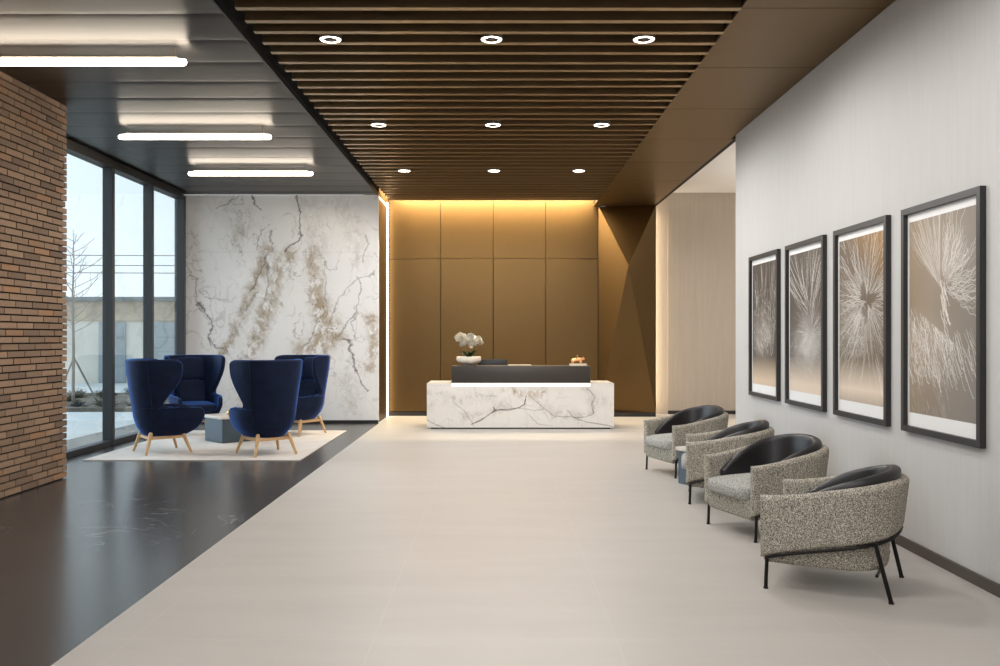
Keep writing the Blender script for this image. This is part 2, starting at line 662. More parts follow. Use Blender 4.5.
# ------------------------------------------------------------------ right wall and corridor
box_w = lambda name, d, m, lab, cat: struct(box_obj(name, d, m), lab, cat)
box_w('wall_right', (XW, XW + 0.3, Y0, 10.9, 0.0, 4.6), 'wall', 'pale grey wall carrying the four framed prints', 'wall')
bm = bmesh.new()
box(bm, XW - 0.014, XW, Y0, 10.9, 0.0, 0.075, 0.002, 1)
box(bm, XW - 0.014, XW + 0.31, 10.9, 10.914, 0.0, 0.075)
struct(from_bm('baseboard_right', bm, 'baseboard', sm=False), 'dark brown baseboard along the pale grey wall', 'baseboard')
box_w('wall_corridor', (3.28, 7.2, 17.27, 17.5, 0.0, 4.6), 'beige', 'beige fabric-covered wall at the end of the side corridor', 'wall')
box_w('wall_recess', (2.6, 3.28, 17.30, 17.5, 0.0, 4.6), 'beige', 'narrow beige strip of wall lit beside the bronze panel', 'wall')
box_w('baseboard_corridor', (3.28, 7.2, 17.258, 17.27, 0.0, 0.07), 'black_base', 'black baseboard below the beige corridor wall', 'baseboard')
box_w('wall_corridor_end', (7.0, 7.2, 10.6, 17.3, 0.0, 4.6), 'wall', 'far side wall of the corridor', 'wall')
box_w('wall_corridor_side', (XW + 0.3, 7.2, 10.5, 10.7, 0.0, 4.6), 'wall', 'near side wall of the corridor', 'wall')
box_w('ceiling_corridor', (1.85, 7.2, 8.0, 17.6, 4.25, 4.36), 'white_ceiling', 'white painted corridor ceiling above the bronze soffit edge', 'ceiling')

box_w('wall_light_block', (-4.55, XW + 0.3, Y0 - 0.2, Y0, 0.0, 4.6), 'wall', 'unseen grey wall added behind the viewpoint to cut frontal light', 'wall')  # out of view, added to hold back sky light from behind the camera

# ------------------------------------------------------------------ bronze soffit with panel joints
bm = bmesh.new()
seams = [6.67 + 1.48 * k for k in range(-7, 7)]
ys = [Y0] + [s for s in seams if s > Y0 + 0.1] + [16.86]
for a, b in zip(ys, ys[1:]):
    box(bm, 1.81, XW - 0.004 if b < 11.5 else XW + 0.035, a + 0.005, b - 0.005, H, H + 0.035, 0.0015, 1)
box(bm, 1.815, XW - 0.01, Y0, 16.86, H + 0.02, H + 0.22, mi=1)
box(bm, XW + 0.036, XW + 0.095, 10.95, 16.86, H + 0.004, H + 0.22, mi=1)
o = from_bm('ceiling_soffit', bm, 'bronze_soffit', sm=False)
o.data.materials.append(M['black_gap'])
struct(o, 'brown bronze panelled soffit along the wall with the prints', 'ceiling')

# ------------------------------------------------------------------ slatted ceiling
bm = bmesh.new()
y = 6.69 - 0.262 * 30
k = 0
while y < 16.3:
    tl = random.uniform(-0.006, 0.006)
    tr = random.uniform(-0.006, 0.006)
    dy = random.uniform(-0.01, 0.01)
    dy2 = random.uniform(-0.01, 0.01)
    vs = box(bm, -1.94, 1.812, y - 0.031, y + 0.031, H, H + 0.20)
    for v in vs:
        right = v.co.x > 0
        v.co.y += dy2 if right else dy
        if v.co.z < H + 0.1:
            v.co.z += tr if right else tl
    y += 0.262
    k += 1
o = from_bm('ceiling_slats', bm, 'slat', sm=False)
struct(o, 'dark bronze slatted ceiling running crosswise above the pale floor', 'ceiling')
bm = bmesh.new()
box(bm, -2.07, 1.80, Y0, 16.3, H + 0.42, H + 0.5)
box(bm, -2.07, -2.05, Y0, 16.3, H - 0.0, H + 0.5)
box(bm, 1.815, 1.83, Y0, 16.3, H + 0.036, H + 0.5)
box(bm, -2.07, 1.85, 17.0, 17.6, H + 0.3, H + 0.5)
box(bm, -2.07, 2.2, 16.3, 17.1, H + 0.42, H + 0.5)
struct(from_bm('ceiling_plenum', bm, 'plenum', sm=False), 'black void above the bronze slats', 'ceiling')

# ------------------------------------------------------------------ lounge ceiling: dark metal panels, each very slightly dished
verts, faces = [], []
x0, x1 = -5.43, -2.06
yy = 6.82 - 0.6 * 16
prng = random.Random(5)
while yy < YM:
    ye = min(yy + 0.6, YM + 0.02)
    tilt = prng.uniform(-0.0022, 0.0022)
    sag = prng.uniform(0.0005, 0.0028)
    nj = 13
    b0 = len(verts)
    for j in range(nj):
        t = j / (nj - 1)
        z = H + 0.0025 - sag * 4 * t * (1 - t) + tilt * (t - 0.5) * 2
        z += 0.006 if t in (0, 1) else 0
        for i in range(5):
            verts.append((x0 + (x1 - x0) * i / 4, yy + (ye - yy) * t, z))
    for j in range(nj - 1):
        for i in range(4):
            a = b0 + j * 5 + i
            faces.append((a, a + 5, a + 6, a + 1))
    yy += 0.6
me = bpy.data.meshes.new('ceiling')
me.from_pydata(verts, [], faces)
o = link('ceiling', me, 'dark_metal_ceiling', None, True, None)
struct(o, 'dark reflective metal panel ceiling over the lounge', 'ceiling')
bm = bmesh.new()
box(bm, -5.43, -2.055, Y0, YM + 0.02, H + 0.012, H + 0.3)
box(bm, -2.062, -2.046, Y0, YM, H - 0.012, H + 0.05, mi=1)
o = from_bm('ceiling_backing', bm, 'black_gap', sm=False)
o.data.materials.append(M['mullion'])
struct(o, 'dark edge trim between the metal ceiling and the slats', 'trim')

# ------------------------------------------------------------------ brick wall
bm = bmesh.new()
course, blen, mort = 0.0677, 0.305, 0.0145
XBR, YBR = -4.55, 9.52
ncourse = int(H / course) + 1
for c_ in range(ncourse):
    z0 = c_ * course + mort
    z1 = min((c_ + 1) * course, H)
    if z1 - z0 < 0.01:
        continue
    off = (c_ * 0.36) % 1.0 * blen
    ya = 1.0 - off
    while ya < YBR:
        yb_ = min(ya + blen - mort, YBR)
        if yb_ - ya > 0.02:
            j = random.uniform(-0.0015, 0.0015)
            box(bm, XBR - 0.06, XBR + j, ya, yb_ + (random.uniform(-0.002, 0.002)), z0, z1, mi=0)
        ya += blen
    xa = XBR - 0.06 - (0.1 if c_ % 2 else 0.0)
    while xa > -5.5:
        box(bm, max(xa - blen + mort, -5.5), xa, YBR - 0.05, YBR, z0, z1, mi=0)
        xa -= blen
box(bm, -5.5, XBR - 0.032, 1.0, YBR - 0.032, 0, H, mi=1)
o = from_bm('wall_left', bm, 'brick', sm=False)
o.data.materials.append(M['mortar'])
struct(o, 'tan brick wall with dark joints beside the window', 'wall')

# ------------------------------------------------------------------ glazing
far_edges = [9.50, 10.88, 12.37, 13.78, 15.19]
for k in range(1, len(far_edges)):
    w = empty('window_%d' % k, (XG, (far_edges[k - 1] + far_edges[k]) / 2, 0))
    struct(w, ['floor-to-ceiling pane hidden beside the brick wall', 'floor-to-ceiling pane next to the brick wall with a bare tree beyond',
               'floor-to-ceiling pane in the middle of the glazing', 'floor-to-ceiling pane next to the marble wall'][k - 1], 'window')
    ym = w.location.y
    ya, yb_ = far_edges[k - 1] - ym, far_edges[k] - ym
    bm = bmesh.new()
    box(bm, -0.075, -0.067, ya, yb_ - 0.08, 0.07, 3.805)
    from_bm('pane', bm, 'glass', w, False)
    box_obj('mullion', (-0.14, 0.0, yb_ - 0.08, yb_, 0.0, 3.81), 'mullion', w, 0.004, 1)
    box_obj('sill', (-0.14, -0.01, ya, yb_ - 0.08, 0.0, 0.075), 'mullion', w, 0.004, 1)
    bm = bmesh.new()
    box(bm, -0.17, 0.0, ya, yb_, 3.80, 3.86, 0.004, 1)
    box(bm, -0.17, -0.04, ya, yb_, 3.86, H)
    from_bm('head', bm, 'head_metal', w)
box_w('wall_window_end', (-5.46, -5.392, 15.24, YM + 0.3, 0, H), 'mullion', 'charcoal metal corner post between the glazing and the marble wall', 'wall')

# ------------------------------------------------------------------ marble wall
TAN, PALE = (170, 152, 126), (192, 186, 178)
gx0, gx1 = -5.39, XB - 0.01
nu, nv = 420, 480
a = np.linspace(0, 1, nu)[None, :].repeat(nv, 0)
b = np.linspace(0, 1, nv)[:, None].repeat(nu, 1)
Xm = gx0 + (gx1 - gx0) * a
Zm = H * b
PX = 497 + Xm * 900 / YM
PY = 336 - (Zm - 1.5) * 900 / YM
bands = [
    ([(268, 250), (258, 275), (252, 290), (245, 305), (238, 325), (228, 345), (220, 356)], 6, 1.0, TAN),
    ([(288, 256), (276, 275), (272, 300), (262, 320), (256, 340), (250, 356)], 8, 1.0, TAN),
    ([(312, 252), (315, 280), (318, 300), (321, 322), (318, 345)], 7, 1.0, TAN),
    ([(318, 300), (330, 325), (336, 335), (320, 345), (302, 350)], 9, 1.0, TAN),
    ([(371, 318), (374, 345), (370, 366)], 6, 0.9, TAN),
    ([(302, 190), (312, 215), (320, 245)], 12, 0.4, PALE),
    ([(205, 198), (228, 206), (240, 230)], 12, 0.3, PALE),
    ([(245, 215), (236, 245)], 8, 0.45, PALE), ([(340, 196), (352, 225), (360, 260)], 10, 0.4, PALE),
    ([(240, 400), (236, 420)], 5, 0.6, TAN), ([(345, 380), (352, 412)], 8, 0.45, PALE),
]
cracks = [
    ([(251, 190), (255, 203), (261, 210)], 1.1, 0.9), ([(294, 190), (299, 212), (301, 224), (298, 240), (290, 247), (286, 253)], 1.1, 0.95),
    ([(263, 226), (256, 251)], 0.8, 0.7), ([(271, 230), (273, 252)], 1.5, 0.55), ([(200, 302), (207, 315), (211, 326), (211, 346)], 1.3, 0.85),
    ([(211, 338), (216, 348), (223, 349)], 0.9, 0.8), ([(188, 276), (195, 279), (197, 300), (203, 312)], 0.8, 0.6),
    ([(342, 338), (349, 341), (352, 358), (355, 370), (360, 380), (365, 391)], 1.3, 0.9),
    ([(357, 276), (361, 290), (358, 312), (346, 324), (338, 335)], 0.9, 0.65), ([(325, 336), (340, 296), (357, 278), (376, 272)], 0.8, 0.5),
    ([(325, 262), (326, 285), (327, 312)], 0.8, 0.55), ([(268, 252), (259, 274), (251, 292)], 1.2, 0.7), ([(258, 292), (244, 312)], 0.8, 0.6),
    ([(365, 236), (367, 250), (362, 262)], 0.8, 0.6), ([(216, 208), (230, 203), (240, 193)], 0.8, 0.6), ([(266, 262), (270, 285), (264, 300)], 1.2, 0.55),
    ([(303, 349), (312, 335), (318, 318)], 0.8, 0.6), ([(360, 312), (352, 322), (353, 340)], 0.7, 0.5),
]
cpat = marble_pattern(PX, PY, bands, cracks, 4, 0.8)
sea = ((np.abs(PY - 252) < 0.35)) & (PX > 199)
cpat[sea] *= 0.86
me = grid_mesh('wall_marble', (gx0, YM, 0), (gx1 - gx0, 0, 0), (0, 0, H), cpat)
o = link('wall_marble', me, 'marble', None, False)
bm = bmesh.new()
bm.from_mesh(o.data)
box(bm, gx0, gx1, YM + 0.002, YM + 0.06, 0, H)
bm.to_mesh(o.data)
bm.free()
struct(o, 'white marble wall with tan and grey veins behind the lounge', 'wall')
box_w('wall_return', (-2.30, XB - 0.012, YM + 0.06, YB + 0.3, 0, 4.4), 'bronze', 'narrow bronze return beside the marble wall', 'wall')
box_w('baseboard_marble', (gx0, XB - 0.01, YM - 0.012, YM, 0, 0.05), 'black_base', 'thin black base strip under the marble wall', 'baseboard')

# ------------------------------------------------------------------ bronze back wall
bm = bmesh.new()
xs = [-2.03, -1.06, -0.07, 0.915, 1.90]
zs = [0.08, 2.945, 4.35]
for i in range(4):
    for j in range(2):
        box(bm, xs[i] + 0.005, xs[i + 1] - 0.005, YB, YB + 0.05, zs[j] + 0.005, zs[j + 1] - 0.005, 0.003, 2)
box(bm, -2.05, 1.95, YB + 0.03, YB + 0.3, 0.0, 4.35, mi=1)
o = from_bm('wall_back', bm, 'bronze', sm=False)
o.data.materials.append(M['black_gap'])
struct(o, 'brushed bronze panelled wall behind the reception desk', 'wall')
box_w('baseboard_back', (-2.04, 1.92, YB - 0.01, YB + 0.04, 0, 0.075), 'black_base', 'black base strip under the bronze panels', 'baseboard')
# folded bronze panel
bm = bmesh.new()
x0, x1, zb, zt = 1.905, XW + 0.06, 0.08, H
yb_, yf = YB - 0.14, YB - 0.66
def P(*c): return bm.verts.new(c)
TL, TR, BL, BR = P(x0, YB - 0.02, zt), P(x1, yb_ - 0.06, zt), P(x0, YB - 0.02, zb), P(x1, yb_ - 0.06, zb)
ap = P(2.375, yf, 2.78)
for f_ in ((TL, TR, ap), (TR, BR, ap), (BR, BL, ap), (BL, TL, ap)):
    bm.faces.new(f_)
bTL, bTR, bBL, bBR = P(x0, YB + 0.2, zt), P(x1, YB + 0.2, zt), P(x0, YB + 0.2, zb), P(x1, YB + 0.2, zb)
for f_ in ((TL, bTL, bTR, TR), (TR, bTR, bBR, BR), (BR, bBR, bBL, BL), (BL, bBL, bTL, TL), (bTL, bBL, bBR, bTR)):
    bm.faces.new(f_)
o = from_bm('wall_facet', bm, 'bronze', sm=False)
struct(o, 'folded bronze wall panel creased into four triangles beside the corridor', 'wall')
box_w('baseboard_facet', (x0, x1, YB - 0.18, YB + 0.1, 0, 0.078), 'black_base', 'black base strip under the folded bronze panel', 'baseboard')

# ------------------------------------------------------------------ reception desk
DY = 14.5
dx0, dx1, dtop = -1.13, 1.885, 0.738
dz0 = 0.025
desk = empty('reception_desk', ((dx0 + dx1) / 2, DY + 0.45, 0))
tag(desk, 'white marble reception desk with a dark raised counter and glowing strip', 'desk')
inv = Vector(desk.location)
def dl(p): return (p[0] - inv.x, p[1] - inv.y, p[2] - inv.z)
nx0, nx1, nz = -0.735, 1.505, 0.690
nu, nv = 480, 110
a = np.linspace(0, 1, nu)[None, :].repeat(nv, 0)
b = np.linspace(0, 1, nv)[:, None].repeat(nu, 1)
Xd = dx0 + (dx1 - dx0) * a
Zd = dz0 + (nz - dz0) * b
QX = (497 + Xd * 900 / DY - 410) * 4.545
QY = (336 - (Zd - 1.5) * 900 / DY - 320) * 4.545
s = 4.545
sc_ = lambda pts: [(p[0] / s, p[1] / s) for p in pts]
GREY = (196, 191, 187)
db = [(sc_([(430, 312), (490, 325), (530, 345), (585, 332), (605, 312)]), 4.2, 1.0, (184, 170, 150)),
      (sc_([(80, 395), (200, 372), (320, 340), (460, 385)]), 5, 0.5, GREY), (sc_([(590, 360), (650, 425), (760, 430)]), 5, 0.55, GREY),
      (sc_([(800, 310), (835, 350), (825, 425), (760, 445)]), 4, 0.6, GREY), (sc_([(820, 360), (920, 380)]), 5, 0.5, GREY),
      (sc_([(240, 440), (330, 430), (420, 400)]), 4, 0.5, (184, 172, 160)), (sc_([(80, 330), (190, 345)]), 4, 0.4, GREY)]
dc = [(sc_([(278, 472), (330, 445), (390, 412), (450, 410), (500, 400), (522, 385), (530, 345)]), 0.8, 1.0),
      (sc_([(386, 412), (380, 398)]), 0.9, 0.9), (sc_([(390, 412), (470, 402), (560, 412), (610, 404)]), 0.45, 0.7),
      (sc_([(545, 345), (575, 370), (610, 400), (660, 437), (740, 440), (800, 440), (832, 425), (826, 390), (838, 350), (800, 312)]), 0.5, 0.75),
      (sc_([(720, 412), (745, 440), (800, 462), (920, 482)]), 0.5, 0.7), (sc_([(80, 450), (120, 475), (180, 492)]), 0.5, 0.7),
      (sc_([(200, 372), (250, 420), (290, 480)]), 0.4, 0.6), (sc_([(300, 325), (345, 345), (390, 350)]), 0.4, 0.5),
      (sc_([(540, 430), (575, 470), (650, 480)]), 0.4, 0.5), (sc_([(600, 405), (640, 460)]), 0.35, 0.5)]
cpat = marble_pattern(QX / s, QY / s, db, dc, 23, 0.35, (226, 222, 218), 0.25)
me = grid_mesh('marble_body', dl((dx0, DY, dz0)), (dx1 - dx0, 0, 0), (0, 0, nz - dz0), cpat)
o = link('marble_body', me, 'marble', desk, False)
bm = bmesh.new()
bm.from_mesh(o.data)
lay = bm.verts.layers.float_color['pattern']
old = len(bm.verts)
def add(*d):
    box(bm, d[0] - inv.x, d[1] - inv.x, d[2] - inv.y, d[3] - inv.y, d[4], d[5])
add(dx0, dx1, DY + 0.001, DY + 0.9, dz0, nz)
add(dx0, nx0, DY, DY + 0.9, nz, dtop)
add(nx1, dx1, DY, DY + 0.9, nz, dtop)
add(nx0, nx1, DY + 0.09, DY + 0.9, nz, dtop)
bm.verts.ensure_lookup_table()
for v in bm.verts[old:]:
    v[lay] = lin(222, 217, 212)
bm.to_mesh(o.data)
bm.free()
box_obj('plinth', (dx0 + 0.06 - inv.x, dx1 - 0.06 - inv.x, -0.40, 0.40, 0, dz0), 'black_base', desk)
box_obj('counter', (nx0 - inv.x, nx1 - inv.x, DY - 0.012 - inv.y, DY + 0.46 - inv.y, dtop + 0.002, 1.017), 'counter', desk, 0.006, 2)
box_obj('light_strip', (nx0 + 0.01 - inv.x, nx1 - 0.01 - inv.x, DY + 0.03 - inv.y, DY + 0.085 - inv.y, nz + 0.004, dtop - 0.004), 'desk_led', desk)

# monitor behind the counter
mon = empty('computer_monitor', (-0.075, DY + 0.62, dtop))
tag(mon, 'black monitor back just rising above the dark counter beside the orchid', 'monitor')
sp0 = box_obj('screen_panel', (-0.25, 0.25, 0.0, 0.028, 0.09, 0.372), 'black_plastic', mon, 0.006, 2)
box_obj('screen', (-0.24, 0.24, 0.0282, 0.030, 0.10, 0.362), 'screen', sp0)
bm = bmesh.new()
box(bm, -0.03, 0.03, -0.022, 0.0, 0.012, 0.2, 0.003, 1)
box(bm, -0.11, 0.11, -0.09, 0.09, 0.0, 0.012, 0.004, 1)
from_bm('stand', bm, 'black_plastic', mon)
o = box_obj('notepad', (-0.19, 0.19, -0.06, 0.06, 0, 0.011), 'paper', None, 0.001, 1)
o.location = (0.375, DY + 0.36, 1.018)
tag(o, 'thin cream pad of paper on the dark counter between monitor and figurine', 'notepad')

# book and figurine
bk = empty('book', (1.32, DY + 0.16, 1.018))
bk.rotation_euler.z = 0.0
tag(bk, 'flat white book under the copper animal figurine on the counter', 'book')
box_obj('page_block', (-0.13, 0.132, -0.088, 0.088, 0.004, 0.026), 'paper', bk)
bm = bmesh.new()
box(bm, -0.138, 0.138, -0.095, 0.095, 0.0, 0.004, 0.001, 1)
box(bm, -0.138, 0.138, -0.095, 0.095, 0.026, 0.030, 0.001, 1)
box(bm, -0.138, -0.133, -0.095, 0.095, 0.0, 0.030, 0.001, 1)
from_bm('cover', bm, 'book', bk)

def skin_body(name, chains, mat, parent, levels=2):
    """One continuous body grown on a joint skeleton: chains of (x, y, z, r); the first joint of a later chain is an index."""
    me = bpy.data.meshes.new(name)
    vs, es, rr = [], [], []
    for ch in chains:
        prev = None
        for it in ch:
            if isinstance(it, int):
                prev = it
                continue
            vs.append(it[:3])
            rr.append(it[3])
            if prev is not None:
                es.append((prev, len(vs) - 1))
            prev = len(vs) - 1
    me.from_pydata(vs, es, [])
    o_ = bpy.data.objects.new(name, me)
    C.objects.link(o_)
    md = o_.modifiers.new('skin', 'SKIN')
    for v, r in zip(me.skin_vertices[0].data, rr):
        v.radius = (r, r)
    me.skin_vertices[0].data[0].use_root = True
    sb = o_.modifiers.new('sub', 'SUBSURF')
    sb.levels = sb.render_levels = levels
    dg = bpy.context.evaluated_depsgraph_get()
    me2 = bpy.data.meshes.new_from_object(o_.evaluated_get(dg))
    bpy.data.objects.remove(o_)
    me2.name = name
    me2.materials.clear()
    return link(name, me2, mat, parent, True, None)

fig = empty('animal_figurine', (1.315, DY + 0.16, 1.0485))
tag(fig, 'small copper four-legged animal figurine standing on the white book', 'figurine')
skin_body('body', [
    [(-0.075, 0, 0.062, 0.026), (-0.04, 0, 0.070, 0.030), (0.0, 0, 0.072, 0.028), (0.04, 0, 0.074, 0.030), (0.066, 0, 0.078, 0.018),
     (0.090, 0, 0.082, 0.017), (0.114, 0, 0.072, 0.010)],
    [0, (-0.078, -0.02, 0.035, 0.013), (-0.072, -0.022, 0.008, 0.011)], [0, (-0.088, 0.02, 0.035, 0.013), (-0.092, 0.022, 0.008, 0.011)],
    [3, (0.038, -0.02, 0.035, 0.012), (0.044, -0.022, 0.008, 0.010)], [3, (0.052, 0.02, 0.035, 0.012), (0.064, 0.022, 0.008, 0.010)],
    [5, (0.092, -0.018, 0.102, 0.006), (0.090, -0.024, 0.114, 0.004)], [5, (0.092, 0.018, 0.102, 0.006), (0.090, 0.024, 0.114, 0.004)],
    [0, (-0.098, 0, 0.066, 0.006), (-0.108, 0, 0.048, 0.005)]], 'copper', fig)
bm = bmesh.new()
lathe(bm, [(0.0, 0), (0.012, 0.0), (0.006, 0.012), (0.008, 0.022), (0.014, 0.034), (0.011, 0.046), (0.0, 0.050)], 16, (-0.006, 0, 0.096))
k_ = from_bm('knob', bm, 'gold', fig)
k_['label'] = 'small pale gold knob on the back'

# orchid in a bowl
orc = empty('potted_orchid', (-0.46, DY + 0.22, 1.018))
tag(orc, 'white orchid in a low white bowl on the dark reception counter', 'plant')
bm = bmesh.new()
lathe(bm, [(0, 0.0), (0.07, 0.0), (0.075, 0.006), (0.085, 0.020), (0.13, 0.030), (0.185, 0.060), (0.203, 0.095), (0.20, 0.142), (0.19, 0.148),
           (0.184, 0.138), (0.18, 0.11), (0.12, 0.08), (0, 0.08)], 40)
from_bm('bowl', bm, 'ceramic', orc)
bm = bmesh.new()
lathe(bm, [(0.181, 0.115), (0.15, 0.125), (0.08, 0.134), (0, 0.138)], 24)
from_bm('moss', bm, 'moss', orc)
orng = random.Random(3)
def leaf(L, w, az, el):
    bm = bmesh.new()
    n, top, bot = 9, [], []
    for i in range(n):
        t = i / (n - 1)
        hw = w * math.sin(PI * (0.12 + 0.88 * t)) ** 0.7 if t < 1 else 0.001
        r = L * t
        z = math.sin(el) * r - 0.9 * r * r
        top.append([bm.verts.new((r * math.cos(el), s_ * hw, z + 0.012 * abs(s_))) for s_ in (-1, -0.5, 0, 0.5, 1)])
    for i in range(n - 1):
        for j in range(4):
            bm.faces.new((top[i][j], top[i + 1][j], top[i + 1][j + 1], top[i][j + 1]))
    bmesh.ops.solidify(bm, geom=bm.faces[:], thickness=0.004)
    bmesh.ops.transform(bm, matrix=Matrix.Rotation(az, 4, 'Z'), verts=bm.verts[:])
    bmesh.ops.translate(bm, vec=(0.03 * math.cos(az), 0.03 * math.sin(az), 0.132), verts=bm.verts[:])
    return bm
for k in range(8):
    from_bm('leaf', leaf(orng.uniform(0.13, 0.19), orng.uniform(0.028, 0.036), 2 * PI * k / 8 + orng.uniform(-.2, .2), orng.uniform(0.5, 1.0)), 'leaf', orc)
def flower(r=0.045):
    bm = bmesh.new()
    for k in range(5):
        a_ = 2 * PI * k / 5 + PI / 2
        big = k in (1, 4)
        L, w = (r, r * 0.62) if big else (r * 0.95, r * 0.42)
        ctr = bm.verts.new((0, 0, 0))
        ring = []
        for i in range(9):
            t = i / 8
            ph = -PI * 0.5 + PI * t
            rr_ = L * (0.55 + 0.45 * math.cos(ph))
            sd = w * math.sin(ph * 1.0) * (0.9)
            x_, z_ = math.cos(a_) * rr_ - math.sin(a_) * sd, math.sin(a_) * rr_ + math.cos(a_) * sd
            ring.append(bm.verts.new((x_, -0.010 * (rr_ / r) ** 2 + 0.006 * (i % 2), z_)))
        for i in range(8):
            bm.faces.new((ctr, ring[i], ring[i + 1]))
    bmesh.ops.solidify(bm, geom=bm.faces[:], thickness=0.002)
    n0 = len(bm.faces)
    superell(bm, 0.009, 0.012, 0.009, 1, 1, 8, 6, Matrix.Translation((0, -0.008, -0.004)))
    bm.faces.ensure_lookup_table()
    for f_ in bm.faces[n0:]:
        f_.material_index = 1
    me = bpy.data.meshes.new('flower')
    bm.to_mesh(me)
    bm.free()
    me.materials.append(M['petal'])
    me.materials.append(M['petal_heart'])
    smooth(me)
    return me
fm = flower(0.047)
stems = [((-0.03, 0.0, 0.1), (-0.05, 0.0, 0.34), (-0.10, -0.02, 0.46), (-0.17, -0.03, 0.44)),
         ((0.01, 0.01, 0.1), (0.012, 0.0, 0.35), (0.02, -0.03, 0.48), (0.0, -0.09, 0.42)),
         ((0.04, 0.0, 0.1), (0.055, 0.0, 0.33), (0.11, -0.02, 0.45), (0.185, -0.03, 0.40))]
for sp_ in stems:
    pts = []
    for i in range(15):
        t = i / 14
        p0, p1, p2, p3 = [Vector(q) for q in sp_]
        pts.append(p0 * (1 - t) ** 3 + p1 * 3 * t * (1 - t) ** 2 + p2 * 3 * t * t * (1 - t) + p3 * t ** 3)
    tube_obj('stem', pts, 0.0045, 'stem', orc, 8)
    for k in range(18):
        t = 0.46 + 0.03 * k
        i = min(13, int(t * 14))
        p = pts[i].lerp(pts[i + 1], t * 14 - i)
        fo = bpy.data.objects.new('flower', fm)
        C.objects.link(fo)
        fo.parent = orc
        sd = (-1) ** k
        fo.location = p + Vector((orng.uniform(-0.05, 0.05), -0.02 + 0.045 * sd, orng.uniform(-0.05, 0.07)))
        fo.rotation_euler = (orng.uniform(-0.35, 0.35), orng.uniform(-0.6, 0.6), orng.uniform(-0.7, 0.7) + (PI if sd > 0 and k % 3 == 0 else 0))
        sc1 = orng.uniform(0.85, 1.15)
        fo.scale = (sc1,) * 3

# ------------------------------------------------------------------ framed prints
def streaks(W, Hh, nu, nv, bg, lines):
    """bg(u, v) -> rgb (linear); lines: list of (points in metres, width, strength)."""
    acc = np.zeros((nv, nu))
    px, py = W / (nu - 1), Hh / (nv - 1)
    for pts, wd, st in lines:
        wd, st = wd * 0.62, st * 0.9
        for (xa, ya), (xb, yb2) in zip(pts, pts[1:]):
            m = 3 * wd + 2 * px
            i0, i1 = int((min(xa, xb) - m) / px), int((max(xa, xb) + m) / px) + 2
            j0, j1 = int((min(ya, yb2) - m) / py), int((max(ya, yb2) + m) / py) + 2
            i0, j0, i1, j1 = max(i0, 0), max(j0, 0), min(i1, nu), min(j1, nv)
            if i0 >= i1 or j0 >= j1:
                continue
            X = (np.arange(i0, i1) * px)[None, :]
            Y = (np.arange(j0, j1) * py)[:, None]
            dx, dy = xb - xa, yb2 - ya
            t = np.clip(((X - xa) * dx + (Y - ya) * dy) / (dx * dx + dy * dy + 1e-12), 0, 1)
            d = np.hypot(X - xa - t * dx, Y - ya - t * dy)
            v = np.exp(-(d / wd) ** 2) * st
            acc[j0:j1, i0:i1] = np.maximum(acc[j0:j1, i0:i1], v)
    u = np.linspace(0, 1, nu)[None, :].repeat(nv, 0)
    v = np.linspace(0, 1, nv)[:, None].repeat(nu, 1)
    col = bg(u, v)
    a_ = np.clip(acc, 0, 1)[..., None]
    return col * (1 - a_) + np.array(lin(246, 243, 238)[:3]) * a_

IW, IH = 0.90, 1.32
def L3(c): return np.array(lin(*c)[:3])
def mixc(a_, b_, t): return a_ * (1 - t[..., None]) + b_ * t[..., None]

def wavy(r, x, y, ang, L, amp, bend=0.0, n=14, hook=0.0):
    pts, f1, p1 = [], r.uniform(3, 7), r.uniform(0, 6)
    cx, cy = x, y
    for i in range(n + 1):
        t = i / n
        a2 = ang + bend * t + amp * math.sin(f1 * t * 3 + p1) + hook * max(0, t - 0.88) * 8
        pts.append((cx, cy))
        cx += math.cos(a2) * L / n
        cy += math.sin(a2) * L / n
    return pts

